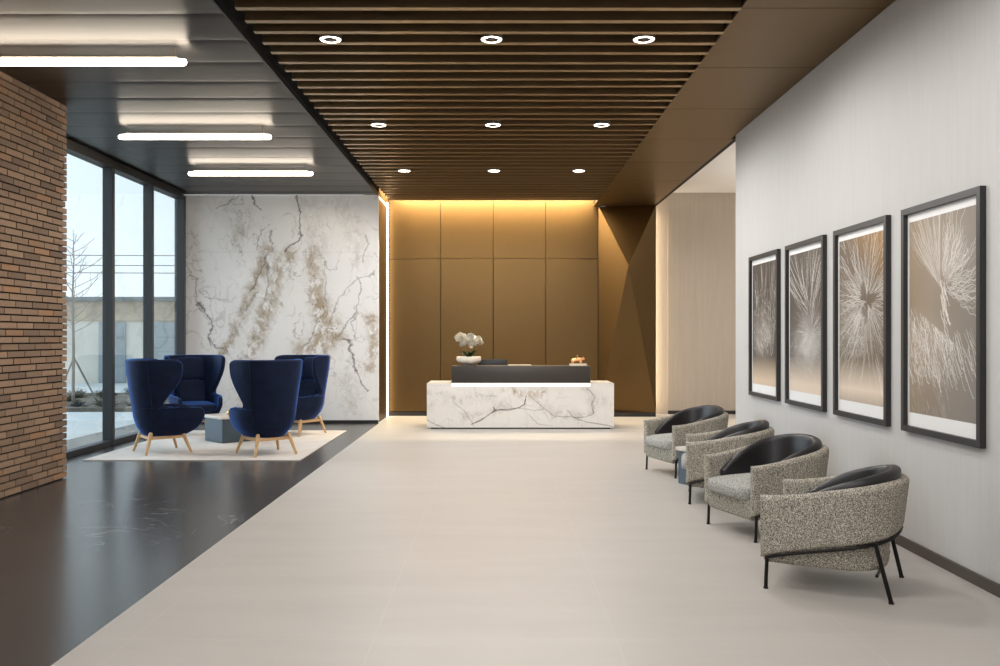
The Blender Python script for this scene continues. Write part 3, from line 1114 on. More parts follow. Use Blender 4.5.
def art_plume(r):                      # nearest print: two plumes meeting left of a plain patch, hooked trails below
    ls = []
    cx, cy = 0.50 * IW, 0.64 * IH
    for k in range(110):
        a2 = r.uniform(1.60, 2.65)
        st = r.uniform(0.0, 0.30)
        ls.append((wavy(r, cx + math.cos(a2) * st, cy + math.sin(a2) * st, a2 - 0.1, r.uniform(0.2, 0.6), 0.07, r.uniform(-.35, .1)), r.uniform(0.0018, 0.0036), r.uniform(0.15, 0.6)))
    for k in range(170):
        a2 = r.uniform(-0.45, 1.45)
        st = r.uniform(0.06, 0.32)
        ls.append((wavy(r, cx + math.cos(a2) * st, cy + math.sin(a2) * st, a2, r.uniform(0.06, 0.32), 0.45, r.uniform(-.2, .9), 24), r.uniform(0.0016, 0.0034), r.uniform(0.25, 0.8)))
    for k in range(22):
        ls.append((wavy(r, cx + r.uniform(-.02, .06), cy - r.uniform(-.05, .2), -1.15 + r.uniform(-.2, .2), r.uniform(0.06, 0.22), 0.25, 0, 14, 1.5), 0.004, r.uniform(0.5, 1.0)))
    for k in range(230):
        x, y = r.uniform(-0.03, 0.66) * IW, r.uniform(0.2, 0.56) * IH
        y = min(y, (0.57 - 0.30 * x / IW) * IH)
        ls.append((wavy(r, x, y, -1.15 + r.uniform(-.7, .5), r.uniform(0.03, 0.17), 0.45, r.uniform(-.6, .6), 16, r.choice([0, 1.6, -1.6])), r.uniform(0.002, 0.0042), r.uniform(0.3, 0.95)))
    for k in range(60):
        x = r.uniform(0.4, 0.98) * IW
        y = r.uniform(0.24, 0.44) * IH
        ls.append((wavy(r, x - 0.05, y, -1.1 + r.uniform(-.2, .2), r.uniform(0.08, 0.24), 0.08, 0, 18, 1.9), r.uniform(0.002, 0.0036), r.uniform(0.4, 0.95)))
    for k in range(60):
        x, y = r.uniform(0.0, 0.6) * IW, r.uniform(0.03, 0.3) * IH
        ls.append((wavy(r, x, y, -1.2 + r.uniform(-.4, .4), r.uniform(0.03, 0.15), 0.4), 0.0025, r.uniform(0.15, 0.5)))
    def bg(u, v):
        t = np.clip(u * 0.9 + (1 - v) * 0.3 - 0.1, 0, 1)
        glow = np.exp(-(((u - 0.62) / 0.3) ** 2 + ((v - 0.80) / 0.14) ** 2)) * 0.25 + np.exp(-(((u - 0.25) / 0.3) ** 2 + ((v - 0.36) / 0.14) ** 2)) * 0.3
        c_ = mixc(L3((146, 127, 104)), L3((126, 120, 114)), t) * (0.92 + 0.16 * fbm(u * 3, v * 5, 4, 5))[..., None]
        return mixc(c_, L3((206, 198, 188)), glow)
    return bg, ls

def art_burst(r):                      # second: a burst around a dark centre, pale warm foot
    ls = []
    cx, cy = 0.62 * IW, 0.61 * IH
    for k in range(620):
        a2 = r.uniform(0, 2 * PI)
        lo = 0.10 + 0.05 * math.sin(a2 * 3 + 1) + 0.03 * math.sin(a2 * 7)
        st = lo * r.uniform(1, 1.5) if r.random() < 0.35 else r.uniform(0.15, 0.75)
        y_s = cy + math.sin(a2) * st * 0.9
        L = r.uniform(0.05, 0.36)
        fade = np.clip((y_s - 0.06) / 0.3, 0.25, 1)
        ls.append((wavy(r, cx + math.cos(a2) * st, y_s, a2 + r.uniform(-.28, .28), L, r.uniform(0.05, 0.3), r.uniform(-.3, .3)), r.uniform(0.0014, 0.0032), r.uniform(0.25, 0.9) * fade))
    for k in range(160):
        x, y = r.uniform(0, 0.6) * IW, r.uniform(0.28, 0.62) * IH
        ls.append((wavy(r, x, y, r.uniform(0, 6.28), r.uniform(0.03, 0.10), 0.7, 1.2), 0.0024, r.uniform(0.3, 0.8)))
    def bg(u, v):
        top = mixc(L3((106, 93, 78)), L3((150, 114, 66)), np.clip(u * 1.2 + (v - 1) * 3, 0, 1))
        c_ = mixc(top, L3((216, 198, 180)), np.clip(1 - np.abs(v - 0.08) / 0.18, 0, 1))
        gl = np.exp(-(((u - 0.3) / 0.4) ** 2 + ((v - 0.5) / 0.22) ** 2)) * 0.3
        hole = np.exp(-(((u - 0.62) / 0.16) ** 2 + ((v - 0.61) / 0.07) ** 2))
        return mixc(mixc(c_, L3((196, 188, 178)), gl), L3((96, 84, 70)), np.clip(hole, 0, 0.9))
    return bg, ls

def art_fan(r):                        # third: trails fanning down into a smoky bloom
    ls = []
    cx, cy = 0.64 * IW, 0.42 * IH
    for k in range(64):
        x = r.uniform(-0.25, 1.2) * IW
        y = IH * r.uniform(0.80, 1.04)
        dx, dy = cx + r.uniform(-.12, .12) - x, cy + r.uniform(0.0, 0.2) - y
        L = math.hypot(dx, dy) * r.uniform(0.3, 0.85)
        ls.append((wavy(r, x, y, math.atan2(dy, dx) - 0.12, L, 0.02, 0.28, 16), r.uniform(0.002, 0.005), r.uniform(0.3, 0.95)))
    for k in range(36):
        x, y = r.uniform(0.45, 1.0) * IW, IH * r.uniform(0.86, 1.02)
        for q in range(6):
            ls.append((wavy(r, x + 0.002 * q, y - 0.03 * q, -1.5, 0.015, 0.1, 0, 3), 0.003, r.uniform(0.3, 0.8)))
    for k in range(130):
        a2 = r.uniform(-0.6, 3.8)
        st = r.uniform(0.05, 0.22)
        ls.append((wavy(r, cx + math.cos(a2) * st, cy + math.sin(a2) * st * 0.8, a2, r.uniform(0.05, 0.3), 0.10, r.uniform(-.4, .4)), r.uniform(0.0016, 0.003), r.uniform(0.15, 0.55)))
    for k in range(170):
        ls.append((wavy(r, r.uniform(0, 1) * IW, r.uniform(0.12, 0.46) * IH, r.uniform(0, 6.28), r.uniform(0.03, 0.12), 0.5, 1.5), 0.003, r.uniform(0.08, 0.35)))
    def bg(u, v):
        c_ = mixc(L3((214, 196, 178)), L3((86, 78, 70)), np.clip((v - 0.06) / 0.2, 0, 1))
        sm_ = np.exp(-(((u - 0.6) / 0.4) ** 2 + ((v - 0.34) / 0.17) ** 2)) * (0.3 + 0.8 * fbm(u * 6, v * 10, 5, 9))
        return mixc(c_, L3((196, 192, 188)), np.clip(sm_, 0, 0.75))
    return bg, ls

def art_rain(r):                       # farthest: falling sparks
    ls = []
    for k in range(90):
        x, y = r.uniform(0, 1) * IW, IH * r.uniform(0.5, 1.04)
        ls.append((wavy(r, x, y, -PI / 2 + (0.5 - x / IW) * 0.7 + r.uniform(-.15, .15), r.uniform(0.1, 0.4), 0.08), r.uniform(0.002, 0.004), r.uniform(0.2, 0.8)))
    for k in range(150):
        x, y = r.uniform(0, 1) * IW, IH * r.uniform(0.28, 0.8)
        ls.append((wavy(r, x, y, -1.6 + r.uniform(-.9, .9), r.uniform(0.02, 0.09), 0.6, 1.0), r.uniform(0.003, 0.0055), r.uniform(0.3, 0.9)))
    def bg(u, v):
        c_ = mixc(L3((206, 184, 160)), L3((76, 68, 60)), np.clip((v - 0.04) / 0.2, 0, 1))
        sm_ = np.exp(-(((u - 0.4) / 0.35) ** 2 + ((v - 0.40) / 0.16) ** 2)) * (0.2 + 0.8 * fbm(u * 6, v * 10, 5, 19))
        return mixc(c_, L3((186, 178, 170)), np.clip(sm_, 0, 0.6))
    return bg, ls

FW, FH, FZ = 1.04, 1.553, 0.835
fr_bar, fr_dep = 0.042, 0.038
arts = [(5.315, art_plume, 'tall framed print with two pale plumes and hooked trails, the one nearest the camera'),
        (6.60, art_burst, 'framed print of a radiating burst around a dark hollow'),
        (7.88, art_fan, 'framed print of pale trails fanning down into smoke'),
        (9.165, art_rain, 'framed print of falling sparks, the one nearest the corridor')]
bmF = bmesh.new()
def frame_ring(bm, w, h, bar, x_in, x_out):
    loops = []
    for (ins, x) in ((0, x_out), (0, x_in), (bar, x_in), (bar, x_out - 0.006)):
        loops.append([bm.verts.new((x, ins, ins)), bm.verts.new((x, w - ins, ins)), bm.verts.new((x, w - ins, h - ins)), bm.verts.new((x, ins, h - ins))])
    for a_, b_ in zip(loops, loops[1:]):
        for k in range(4):
            bm.faces.new((a_[k], a_[(k + 1) % 4], b_[(k + 1) % 4], b_[k]))
    bm.faces.new(loops[0])
frame_ring(bmF, FW, FH, fr_bar, -fr_dep, 0.0)
bmesh.ops.recalc_face_normals(bmF, faces=bmF.faces[:])
meF = bpy.data.meshes.new('frame')
bmF.to_mesh(meF)
bmF.free()
meF.materials.append(M['frame'])
for y_, fn, lab in arts:
    t = empty('framed_print', (XW - 0.001, y_, FZ))
    tag(t, lab, 'picture', 'framed prints on the grey wall')
    o = bpy.data.objects.new('frame', meF)
    C.objects.link(o)
    o.parent = t
    mi_ = fr_bar - 0.002
    mt_ = box_obj('mat', (-0.008, -0.004, mi_, FW - mi_, mi_, FH - mi_), 'mat', t)
    r = random.Random(int(y_ * 100))
    bg, ls = fn(r)
    cpat = streaks(IW, IH, 420, 600, bg, ls)
    # seen from the room the far end is on the left: u runs from the far end to the near end
    my, mz = (FW - IW) / 2, 0.135
    me = grid_mesh('print', (-0.0088, my + IW, mz), (0, -IW, 0), (0, 0, IH), cpat)
    link('print', me, 'print', mt_, False)

# ------------------------------------------------------------------ tweed barrel armchair
def u_path(W, yb, depth, yfront, n=2.5, m=60):
    """half U from the back centre round to the front: arrays (s, x, y)"""
    t = np.linspace(0, PI / 2, m)
    x = W * np.sin(t) ** (2 / n)
    y = (yb - depth) + depth * np.cos(t) ** (2 / n)
    x = np.append(x, W)
    y = np.append(y, yfront)
    s_ = np.concatenate([[0], np.cumsum(np.hypot(np.diff(x), np.diff(y)))])
    return s_, x, y

def edge_spaced(n, a_=0.75):
    t = np.linspace(-1, 1, n)
    return (1 - a_) * t + a_ * np.sin(t * PI / 2)

def barrel_surface(u, z01, W, yb, depth, yf, bot, top, lean, pw):
    """points of a U-shaped band; u in -1..1 round the U, z01 in 0..1 from its lower to its upper edge"""
    s_, x, y = u_path(W, yb, depth, yf)
    L = s_[-1]
    sx = np.abs(u) * L
    X = np.interp(sx, s_, x) * np.sign(u)
    Y = np.interp(sx, s_, y)
    back = 1 - np.abs(u)
    b_, t_ = bot(back), top(back)
    Z = b_ + (t_ - b_) * z01
    k = lean * (Z - 0.25)
    w = np.clip(back * 1.6, 0, 1)
    ang = np.arctan2(X, np.maximum(Y - (yb - depth), 0.0) + 1e-6)
    X = X + np.sin(ang) * k * (0.25 + 0.75 * w)
    Y = Y + np.cos(ang) * k * w
    return np.stack([X, Y, Z], -1), L, (t_ - b_)

def ss(x): 
    x = np.clip(x, 0, 1)
    return x * x * (3 - 2 * x)

def make_barrel_chair():
    root = empty('barrel_armchair')
    bot = lambda b_: 0.180 + 0.20 * b_ ** 0.82
    top = lambda b_: 0.556 + 0.115 * ss(b_ * 1.15)
    T = 0.075
    nu, nz = 97, 25
    U, Z = np.meshgrid(edge_spaced(nu), (edge_spaced(nz) + 1) / 2, indexing='ij')
    P, L, hh = barrel_surface(U, Z, 0.325, 0.325, 0.32, -0.375, bot, top, 0.12, 1)
    d = np.minimum(np.minimum(Z * hh, (1 - Z) * hh), (1 - np.abs(U)) * L)
    thick_sheet('shell', P, d, T, 0.028, 'tweed', root)
    # base under the seat, following the shell
    s_, x, y = u_path(0.295, 0.30, 0.28, -0.365)
    lp = [(a_, b_) for a_, b_ in zip(x[::-1], y[::-1])] + [(-a_, b_) for a_, b_ in zip(x[1:], y[1:])]
    def ring(sc1, z, dyf=0.0): return [(a_ * sc1, b_ * sc1 - dyf, z) for a_, b_ in lp]
    bm = bmesh.new()
    loft(bm, [ring(0.93, 0.145), ring(0.98, 0.152), ring(1.0, 0.17), ring(1.01, 0.26), ring(1.01, 0.29), ring(0.97, 0.30)])
    from_bm('seat_base', bm, 'tweed', root, True, 50)
    bm = bmesh.new()
    superell(bm, 0.284, 0.330, 0.062, 0.42, 0.26, 56, 20, Matrix.Translation((0, -0.088, 0.345)) @ Matrix.Rotation(0.03, 4, 'X'))
    for v in bm.verts:                      # crowned top
        q = max(0, 1 - (v.co.x / 0.29) ** 2) * max(0, 1 - ((v.co.y + 0.075) / 0.35) ** 2)
        if v.co.z > 0.345:
            v.co.z += 0.022 * q
    from_bm('seat_cushion', bm, 'lit_seat_tweed', root, True, None)
    # leather back cushion: a tall crescent inside the shell
    ctop = lambda b_: 0.43 + 0.30 * np.sin(np.clip(b_, 0, 1) * PI / 2) ** 0.80
    cbot = lambda b_: 0.33 + 0.0 * b_
    nu2, nz2 = 81, 21
    U, Z = np.meshgrid(edge_spaced(nu2), (edge_spaced(nz2) + 1) / 2, indexing='ij')
    P, L, hh = barrel_surface(U, Z, 0.258, 0.262, 0.27, -0.27, cbot, ctop, 0.16, 1)
    d = np.minimum(np.minimum(Z * hh, (1 - Z) * hh), (1 - np.abs(U)) * L)
    thick_sheet('back_cushion', P, d, 0.066, 0.032, 'leather', root)
    # metal rail along the lower edge of the shell
    uu = np.linspace(-0.965, 0.965, 70)
    P, _, _ = barrel_surface(uu, np.zeros_like(uu), 0.354, 0.354, 0.33, -0.372, bot, top, 0.12, 1)
    P[:, 2] -= 0.006
    tube_obj('rail', [tuple(p) for p in P], 0.009, 'black_metal', root, 10)
    for sx in (-1, 1):
        bm = bmesh.new()
        tube(bm, [(sx * 0.335, -0.335, 0.19), (sx * 0.335, -0.3425, 0.006)], 0.011, 12)
        lg = from_bm('leg', bm, 'black_metal', root)
        tube_obj('foot_cap', [(sx * 0.335, -0.3425, 0.010), (sx * 0.335, -0.3425, 0.0)], 0.0145, 'black_plastic', lg, 12)
        bm = bmesh.new()
        tube(bm, [(sx * 0.348, 0.262, 0.338), (sx * 0.318, 0.3425, 0.006)], 0.0125, 12)
        lg = from_bm('leg', bm, 'black_metal', root)
        tube_obj('foot_cap', [(sx * 0.318, 0.3425, 0.010), (sx * 0.318, 0.3425, 0.0)], 0.0155, 'black_plastic', lg, 12)
    tube_obj('crossbar', [(-0.336, 0.27, 0.150), (0.336, 0.27, 0.150)], 0.009, 'black_metal', root)
    return root

barrel = make_barrel_chair()
bc = [((2.06, 5.48), (-0.875, 0.483), 'tweed barrel armchair nearest the camera, its outer side and sloping rail turned to view'),
      ((2.11, 6.957), (-0.957, -0.288), 'tweed barrel armchair showing its full seat, directly behind the nearest one'),
      ((2.124, 8.286), (-0.978, 0.209), 'tweed barrel armchair turned away, just in front of the small blue-grey table'),
      ((2.11, 9.91), (-0.955, -0.297), 'tweed barrel armchair farthest away, at the corner by the corridor')]
for k, ((x, y), f_, lab) in enumerate(bc):
    o = barrel if k == 0 else copy_tree(barrel)
    o.location = (x, y, 0)
    o.rotation_euler.z = facing(*f_)
    tag(o, lab, 'armchair', 'tweed barrel armchairs along the grey wall')

# ------------------------------------------------------------------ side tables
def make_table(side=0.34, top=0.42):
    t = empty('side_table')
    bm = bmesh.new()
    h_ = side / 2
    box(bm, -h_, h_, -h_, h_, 0, 0.335, 0.004, 1)
    from_bm('base', bm, 'blue_metal', t)
    h_ = top / 2
    box_obj('table_top', (-h_, h_, -h_, h_, 0.335, 0.372), 'table_stone', t, 0.006, 2)
    return t
tb = make_table(0.50, 0.58)
tb.location = (-3.80, 12.80, 0.012)
tb.rotation_euler.z = PI / 4
tag(tb, 'low pale-topped table with a blue-grey base among the blue wing chairs', 'side table')
tb2 = make_table(0.34, 0.38)
tb2.location = (2.08, 9.12, 0)
tb2.rotation_euler.z = 0.55
tag(tb2, 'low pale-topped table with a blue-grey base between two tweed armchairs', 'side table')
bm = bmesh.new()
lathe(bm, [(0, 0), (0.02, 0), (0.040, 0.012), (0.050, 0.034), (0.046, 0.056), (0.030, 0.070), (0.008, 0.074), (0.006, 0.082), (0.0, 0.083)], 28)
o = from_bm('gold_ornament', bm, 'gold')
o.location = (-3.74, 12.62, 0.384)
tag(o, 'small round golden ornament on the low lounge table', 'ornament')

# ------------------------------------------------------------------ rug
bm = bmesh.new()
box(bm, -4.98, -2.37, 10.82, 14.2, 0.0, 0.012, 0.004, 2)
o = from_bm('rug', bm, 'rug')
tag(o, 'pale rectangular rug under the four blue wing chairs', 'rug')

# ------------------------------------------------------------------ blue wing chair
WZ = [0.23, 0.27, 0.34, 0.45, 0.58, 0.80, 1.00, 1.20]
WW = [0.19, 0.235, 0.290, 0.332, 0.338, 0.352, 0.378, 0.393]
WB = [0.17, 0.22, 0.265, 0.30, 0.318, 0.355, 0.38, 0.395]
FZs = [0.23, 0.25, 0.30, 0.37, 0.45, 0.51, 0.545, 0.565, 0.578, 0.586, 0.592, 0.600, 0.615, 0.65, 0.72, 0.80, 0.88, 0.96, 1.04, 1.10, 1.145, 1.172, 1.188, 1.195]
FYs = [-0.16, -0.27, -0.36, -0.42, -0.455, -0.455, -0.44, -0.415, -0.32, -0.18, -0.05, 0.03, 0.065, 0.075, 0.03, -0.03, -0.085, -0.12, -0.135, -0.137, -0.128, -0.10, -0.05, 0.03]
zfine = np.unique(np.concatenate([np.linspace(0.23, 0.26, 5), np.linspace(0.26, 0.54, 16), np.linspace(0.54, 0.62, 24), np.linspace(0.62, 1.13, 26), np.linspace(1.13, 1.195, 16)]))

def wing_path(z, inset=0.0):
    W = np.interp(z, WZ, WW) - inset
    yb = np.interp(z, WZ, WB) - inset
    dp = min(0.36, yb + 0.12)
    s_, x, y = u_path(W, yb, dp, -0.5, 2.3, 50)
    y2 = np.concatenate([y[:-1], np.linspace(y[-2], -0.5, 14)[1:]])
    x2 = np.concatenate([x[:-1], np.full(13, W)])
    low = float(np.clip((0.75 - z) / 0.2, 0, 1))
    q = np.clip((-0.05 - y2) / 0.42, 0, 1)
    x2 = x2 * (1 - 0.16 * low * q * q) + (1 - low) * 0.05 * np.clip((0.1 - y2) / 0.35, 0, 1)
    s2 = np.concatenate([[0], np.cumsum(np.hypot(np.diff(x2), np.diff(y2)))])
    return s2, x2, y2

def make_wing_chair():
    root = empty('wing_chair')
    U = edge_spaced(75, 0.7)
    rows, svals = [], []
    sf = []
    for z in zfine:
        s2, x2, y2 = wing_path(z)
        yf_ = np.interp(z, FZs, FYs)
        sfr = np.interp(-yf_, -y2, s2)
        sf.append(sfr)
        sx = np.abs(U) * sfr
        rows.append(np.stack([np.interp(sx, s2, x2) * np.sign(U), np.interp(sx, s2, y2), np.full_like(U, z)], -1))
        svals.append(sx)
    P = np.stack(rows, 1)                          # (u, z, 3)
    S = np.stack(svals, 1)
    Z = P[..., 2]
    poly_z = np.linspace(0.23, 1.195, 500)
    poly_s = np.interp(poly_z, zfine, sf)
    d = np.full(S.shape, 1e9)
    for ps, pz in zip(poly_s, poly_z):
        d = np.minimum(d, np.hypot(S - ps, Z - pz))
    d = np.minimum(d, np.minimum(Z - 0.23, 1.195 - Z))
    thick_sheet('shell', P, d, 0.062, 0.028, 'velvet', root)
    for sd in (-1, 1):
        pts = []
        for z in np.linspace(0.25, 1.185, 40):
            s2, x2, y2 = wing_path(z, -0.031)
            s0 = np.interp(z, [0.25, 0.6, 1.2], [0.24, 0.36, 0.40])
            pts.append((sd * np.interp(s0, s2, x2), np.interp(s0, s2, y2), z))
        tube_obj('piping', pts, 0.0030, 'piping', root, 6)
    # seat base closes the bowl
    def ring(z, inset, yfr):
        s2, x2, y2 = wing_path(z, inset)
        k = y2 > yfr
        x3, y3 = list(x2[k]), list(y2[k])
        x3.append(float(np.interp(-yfr, -y2, x2)))
        y3.append(yfr)
        sA = np.linspace(0, 1, 40)
        q = np.concatenate([[0], np.cumsum(np.hypot(np.diff(x3), np.diff(y3)))])
        q /= q[-1]
        xa, ya = np.interp(sA, q, x3), np.interp(sA, q, y3)
        return [(a_, b_, z) for a_, b_ in zip(xa[::-1], ya[::-1])] + [(-a_, b_, z) for a_, b_ in zip(xa[1:], ya[1:])]
    bm = bmesh.new()
    loft(bm, [ring(0.222, 0.06, -0.14), ring(0.226, 0.02, -0.20), ring(0.25, 0.02, -0.285), ring(0.30, 0.02, -0.37), ring(0.36, 0.03, -0.405), ring(0.385, 0.05, -0.39)])
    from_bm('seat_base', bm, 'velvet', root, True, 60)
    bm = bmesh.new()
    superell(bm, 0.262, 0.320, 0.058, 0.45, 0.32, 48, 18, Matrix.Translation((0, -0.12, 0.425)) @ Matrix.Rotation(0.04, 4, 'X'))
    from_bm('seat_cushion', bm, 'velvet', root, True, None)
    bm = bmesh.new()
    superell(bm, 0.205, 0.06, 0.185, 0.42, 0.42, 44, 20, Matrix.Translation((0, 0.195, 0.63)) @ Matrix.Rotation(-0.16, 4, 'X'))
    from_bm('back_cushion', bm, 'velvet', root, True, None)
    bm = bmesh.new()
    superell(bm, 0.205, 0.055, 0.175, 0.42, 0.42, 44, 20, Matrix.Translation((0, 0.270, 0.985)) @ Matrix.Rotation(-0.10, 4, 'X'))
    from_bm('headrest_cushion', bm, 'velvet', root, True, None)
    feet = [(-0.285, -0.285), (0.285, -0.285), (0.272, 0.272), (-0.272, 0.272)]
    tops = [(-0.215, -0.20), (0.215, -0.20), (0.205, 0.195), (-0.205, 0.195)]
    for (fx, fy), (tx, ty) in zip(feet, tops):
        tube_obj('leg', [(fx, fy, 0.0), (fx * 0.98 + tx * 0.02, fy * 0.98 + ty * 0.02, 0.01), (tx, ty, 0.255), (tx * 0.985, ty * 0.985, 0.275)],
                 [0.014, 0.016, 0.026, 0.016], 'oak', root, 14)
    # rails between the legs, just under the shell
    for i in range(4):
        p, q = Vector(tops[i] + (0.205,)), Vector(tops[(i + 1) % 4] + (0.205,))
        p, q = Vector((p.x * 1.05, p.y * 1.05, 0.205)), Vector((q.x * 1.05, q.y * 1.05, 0.205))
        dv = (q - p).normalized()
        nv_ = Vector((-dv.y, dv.x, 0)) * 0.011
        bm = bmesh.new()
        lo, hi = Vector((0, 0, -0.018)), Vector((0, 0, 0.018))
        loft(bm, [[p + nv_ + lo, p - nv_ + lo, p - nv_ + hi, p + nv_ + hi], [q + nv_ + lo, q - nv_ + lo, q - nv_ + hi, q + nv_ + hi]])
        from_bm('rail', bm, 'oak', root)
    return root

wing = make_wing_chair()
wc = [((-4.31, 11.56), (0.79, 0.61), 'blue velvet wing chair seen from its side, nearest the window and brick wall'),
      ((-2.91, 11.38), (-0.62, 0.78), 'blue velvet wing chair seen from behind, nearest the pale stone floor'),
      ((-4.62, 13.72), (0.52, -0.85), 'blue velvet wing chair facing the room, its headrest and seat in view by the glazing'),
      ((-3.00, 13.72), (-0.57, -0.82), 'blue velvet wing chair against the marble wall, turned toward the glazing')]
for k, ((x, y), f_, lab) in enumerate(wc):
    o = wing if k == 0 else copy_tree(wing)
    o.location = (x, y, 0.0125)
    o.rotation_euler.z = facing(*f_)
    tag(o, lab, 'wing chair', 'blue wing chairs on the rug')

# ------------------------------------------------------------------ lamps
ZT = 3.80
pend = [(7.56, 'nearest of three, beside the brick wall'), (10.40, 'middle of three, over the rug front'), (12.75, 'farthest of three, nearest the marble wall')]
def make_pendant():
    t = empty('linear_light')
    bm = bmesh.new()
    r_ = 0.030
    n = 16
    prof = [(-0.88, 0.0), (-0.878, 0.6), (-0.865, 0.95), (-0.84, 1.0), (0.84, 1.0), (0.865, 0.95), (0.878, 0.6), (0.88, 0.0)]
    rings = []
    for x, q in prof:
        q = max(q, 0.02)
        rings.append([bm.verts.new((x, math.cos(2 * PI * k / n) * r_ * q, math.sin(2 * PI * k / n) * r_ * q)) for k in range(n)])
    for a_, b_ in zip(rings, rings[1:]):
        for k in range(n):
            bm.faces.new((a_[k], a_[(k + 1) % n], b_[(k + 1) % n], b_[k]))
    from_bm('tube', bm, 'tube', t)
    bm = bmesh.new()
    box(bm, -0.80, 0.80, -0.018, 0.018, 0.036, 0.052, 0.003, 1)
    from_bm('housing', bm, 'housing', t)
    for x in (-0.78, 0.78):
        tube_obj('hanger', [(x, 0, 0.05), (x, 0, H - ZT + 0.004)], 0.006, 'housing', t, 8)
    return t
pl = make_pendant()
for k, (y_, lab) in enumerate(pend + [(4.7, 'outside the picture')]):
    if k == 3:
        continue
    o = pl if k == 0 else copy_tree(pl)
    o.location = (-3.49, y_, ZT)
    tag(o, 'glowing tube light under the dark metal ceiling, ' + lab, 'light', 'linear tube lights over the lounge')

dn = empty('downlight')
bm = bmesh.new()
rings = []
for r_, z in ((0.088, 0.05), (0.092, -0.004), (0.088, -0.008), (0.084, -0.004), (0.082, 0.05)):
    rings.append([bm.verts.new((r_ * math.cos(2 * PI * k / 32), r_ * math.sin(2 * PI * k / 32), z)) for k in range(32)])
for a_, b_ in zip(rings, rings[1:]):
    for k in range(32):
        bm.faces.new((a_[k], a_[(k + 1) % 32], b_[(k + 1) % 32], b_[k]))
from_bm('trim_ring', bm, 'housing', dn)
bm = bmesh.new()
lathe(bm, [(0.083, -0.004), (0.082, -0.007), (0.058, -0.007)], 32)
from_bm('glow_ring', bm, 'down_glow', dn)
bm = bmesh.new()
lathe(bm, [(0.058, -0.007), (0.054, -0.010), (0, -0.010)], 24)
from_bm('lens', bm, 'lens', dn)
tube_obj('canister', [(0, 0, 0.01), (0, 0, 0.16)], 0.083, 'black_metal', dn, 24)
rows = [(7.35, 'nearest row'), (10.33, 'middle row'), (13.2, 'farthest row')]
cols = [(-1.36, 'beside the lounge ceiling'), (-0.045, 'over the centre of the floor'), (1.20, 'beside the bronze soffit')]
POW = 63
def spot(x, y, z, power, parent=None, size=3.14, blend=0.40, rad=0.07, col=(1.0, 0.975, 0.945)):
    L_ = bpy.data.lights.new('downlight_beam', 'SPOT')
    L_.energy = power
    L_.color = col
    L_.spot_size = size
    L_.spot_blend = blend
    L_.shadow_soft_size = rad
    lo = bpy.data.objects.new('beam', L_)
    C.objects.link(lo)
    if parent is not None:
        lo.parent = parent
        lo.location = (0, 0, z)
    else:
        lo.location = (x, y, z)
    return lo
first = True
for y_, rn in rows:
    for x_, cn in cols:
        o = dn if first else copy_tree(dn)
        first = False
        o.location = (x_, y_, H - 0.004)
        tag(o, 'small round recessed downlight in the slatted ceiling, %s, %s' % (rn, cn), 'light', 'downlights between the bronze slats')
        spot(0, 0, -0.03, POW, o)
for y_ in (4.4, 1.4, -1.5):
    for x_, cn in cols:
        spot(x_, y_, H - 0.03, POW * 1.35)


def area(name, loc, sx, sy, power, rot, col=(1.0, 0.80, 0.55)):
    L_ = bpy.data.lights.new(name, 'AREA')
    L_.shape = 'RECTANGLE'
    L_.size, L_.size_y = sx, sy
    L_.energy = power
    L_.color = col
    o_ = bpy.data.objects.new(name, L_)
    C.objects.link(o_)
    o_.location = loc
    o_.rotation_euler = rot
    return o_

# cove above the bronze wall
area('cove_light', (-0.06, 16.46, H + 0.38), 3.8, 0.08, 450, (math.radians(18), 0, 0), (1.0, 0.84, 0.58))
# corner strip beside the marble return
o = empty('led_strip', (XB - 0.012, 16.70, 0))
tag(o, 'vertical glowing strip in the corner between marble wall and bronze wall', 'light')
box_obj('vertical_diffuser', (0.002, 0.010, -0.03, 0.16, 0.0, H + 0.05), 'led', o)
box_obj('top_diffuser', (0.002, 0.010, -1.12, -0.03, H - 0.045, H - 0.02), 'led', o)
# hidden strip behind the folded panel, washing the beige recess
area('recess_light', (2.90, 17.20, 2.0), 3.8, 0.05, 24, (0, math.radians(-90), math.radians(12)), (1.0, 0.82, 0.58))
area('corridor_light', (5.0, 13.5, 4.23), 1.2, 3.5, 70, (0, 0, 0), (1.0, 0.97, 0.94))
area('corridor_ceiling_fill', (5.8, 13.5, 3.3), 1.0, 3.0, 110, (PI, 0, 0), (1.0, 0.97, 0.94))  # added unseen fill, aimed up to brighten the white corridor ceiling

# ------------------------------------------------------------------ outside
o = box_obj('ground', (-60, -5.42, -10, 60, -0.25, -0.06), 'pavement')
struct(o, 'pale pavement outside the glazing', 'ground')
bm = bmesh.new()
box(bm, -40, -6.8, 18.5, 23.5, -0.2, 0.02)
for v in bm.verts:
    pass
o = from_bm('planting_bed', bm, 'mulch', sm=False)
struct(o, 'strip of dry planting bed outside', 'ground')
bd = empty('building', (-16, 30, -0.06))
tag(bd, 'long low tan building with grey doors beyond the glazing', 'building')
box_obj('wall', (-22, 10, 0, 6, 0, 2.3), 'ext_wall', bd)
box_obj('upper_band', (-22, 10, -0.04, 6, 2.05, 2.72), 'ext_band', bd)
box_obj('coping', (-22.1, 10.1, -0.15, 6, 2.72, 2.86), 'ext_cap', bd)
for xd in (-3.6, 2.75, 4.6, 5.7, 7.2):
    bm = bmesh.new()
    box(bm, xd, xd + 0.9, -0.10, 0.0, 0.0, 2.02, 0.02, 1)
    for q in range(4):
        box(bm, xd + 0.06, xd + 0.84, -0.115, -0.09, 0.08 + 0.48 * q, 0.5 + 0.48 * q, 0.01, 1)
    from_bm('door', bm, 'ext_door', bd)
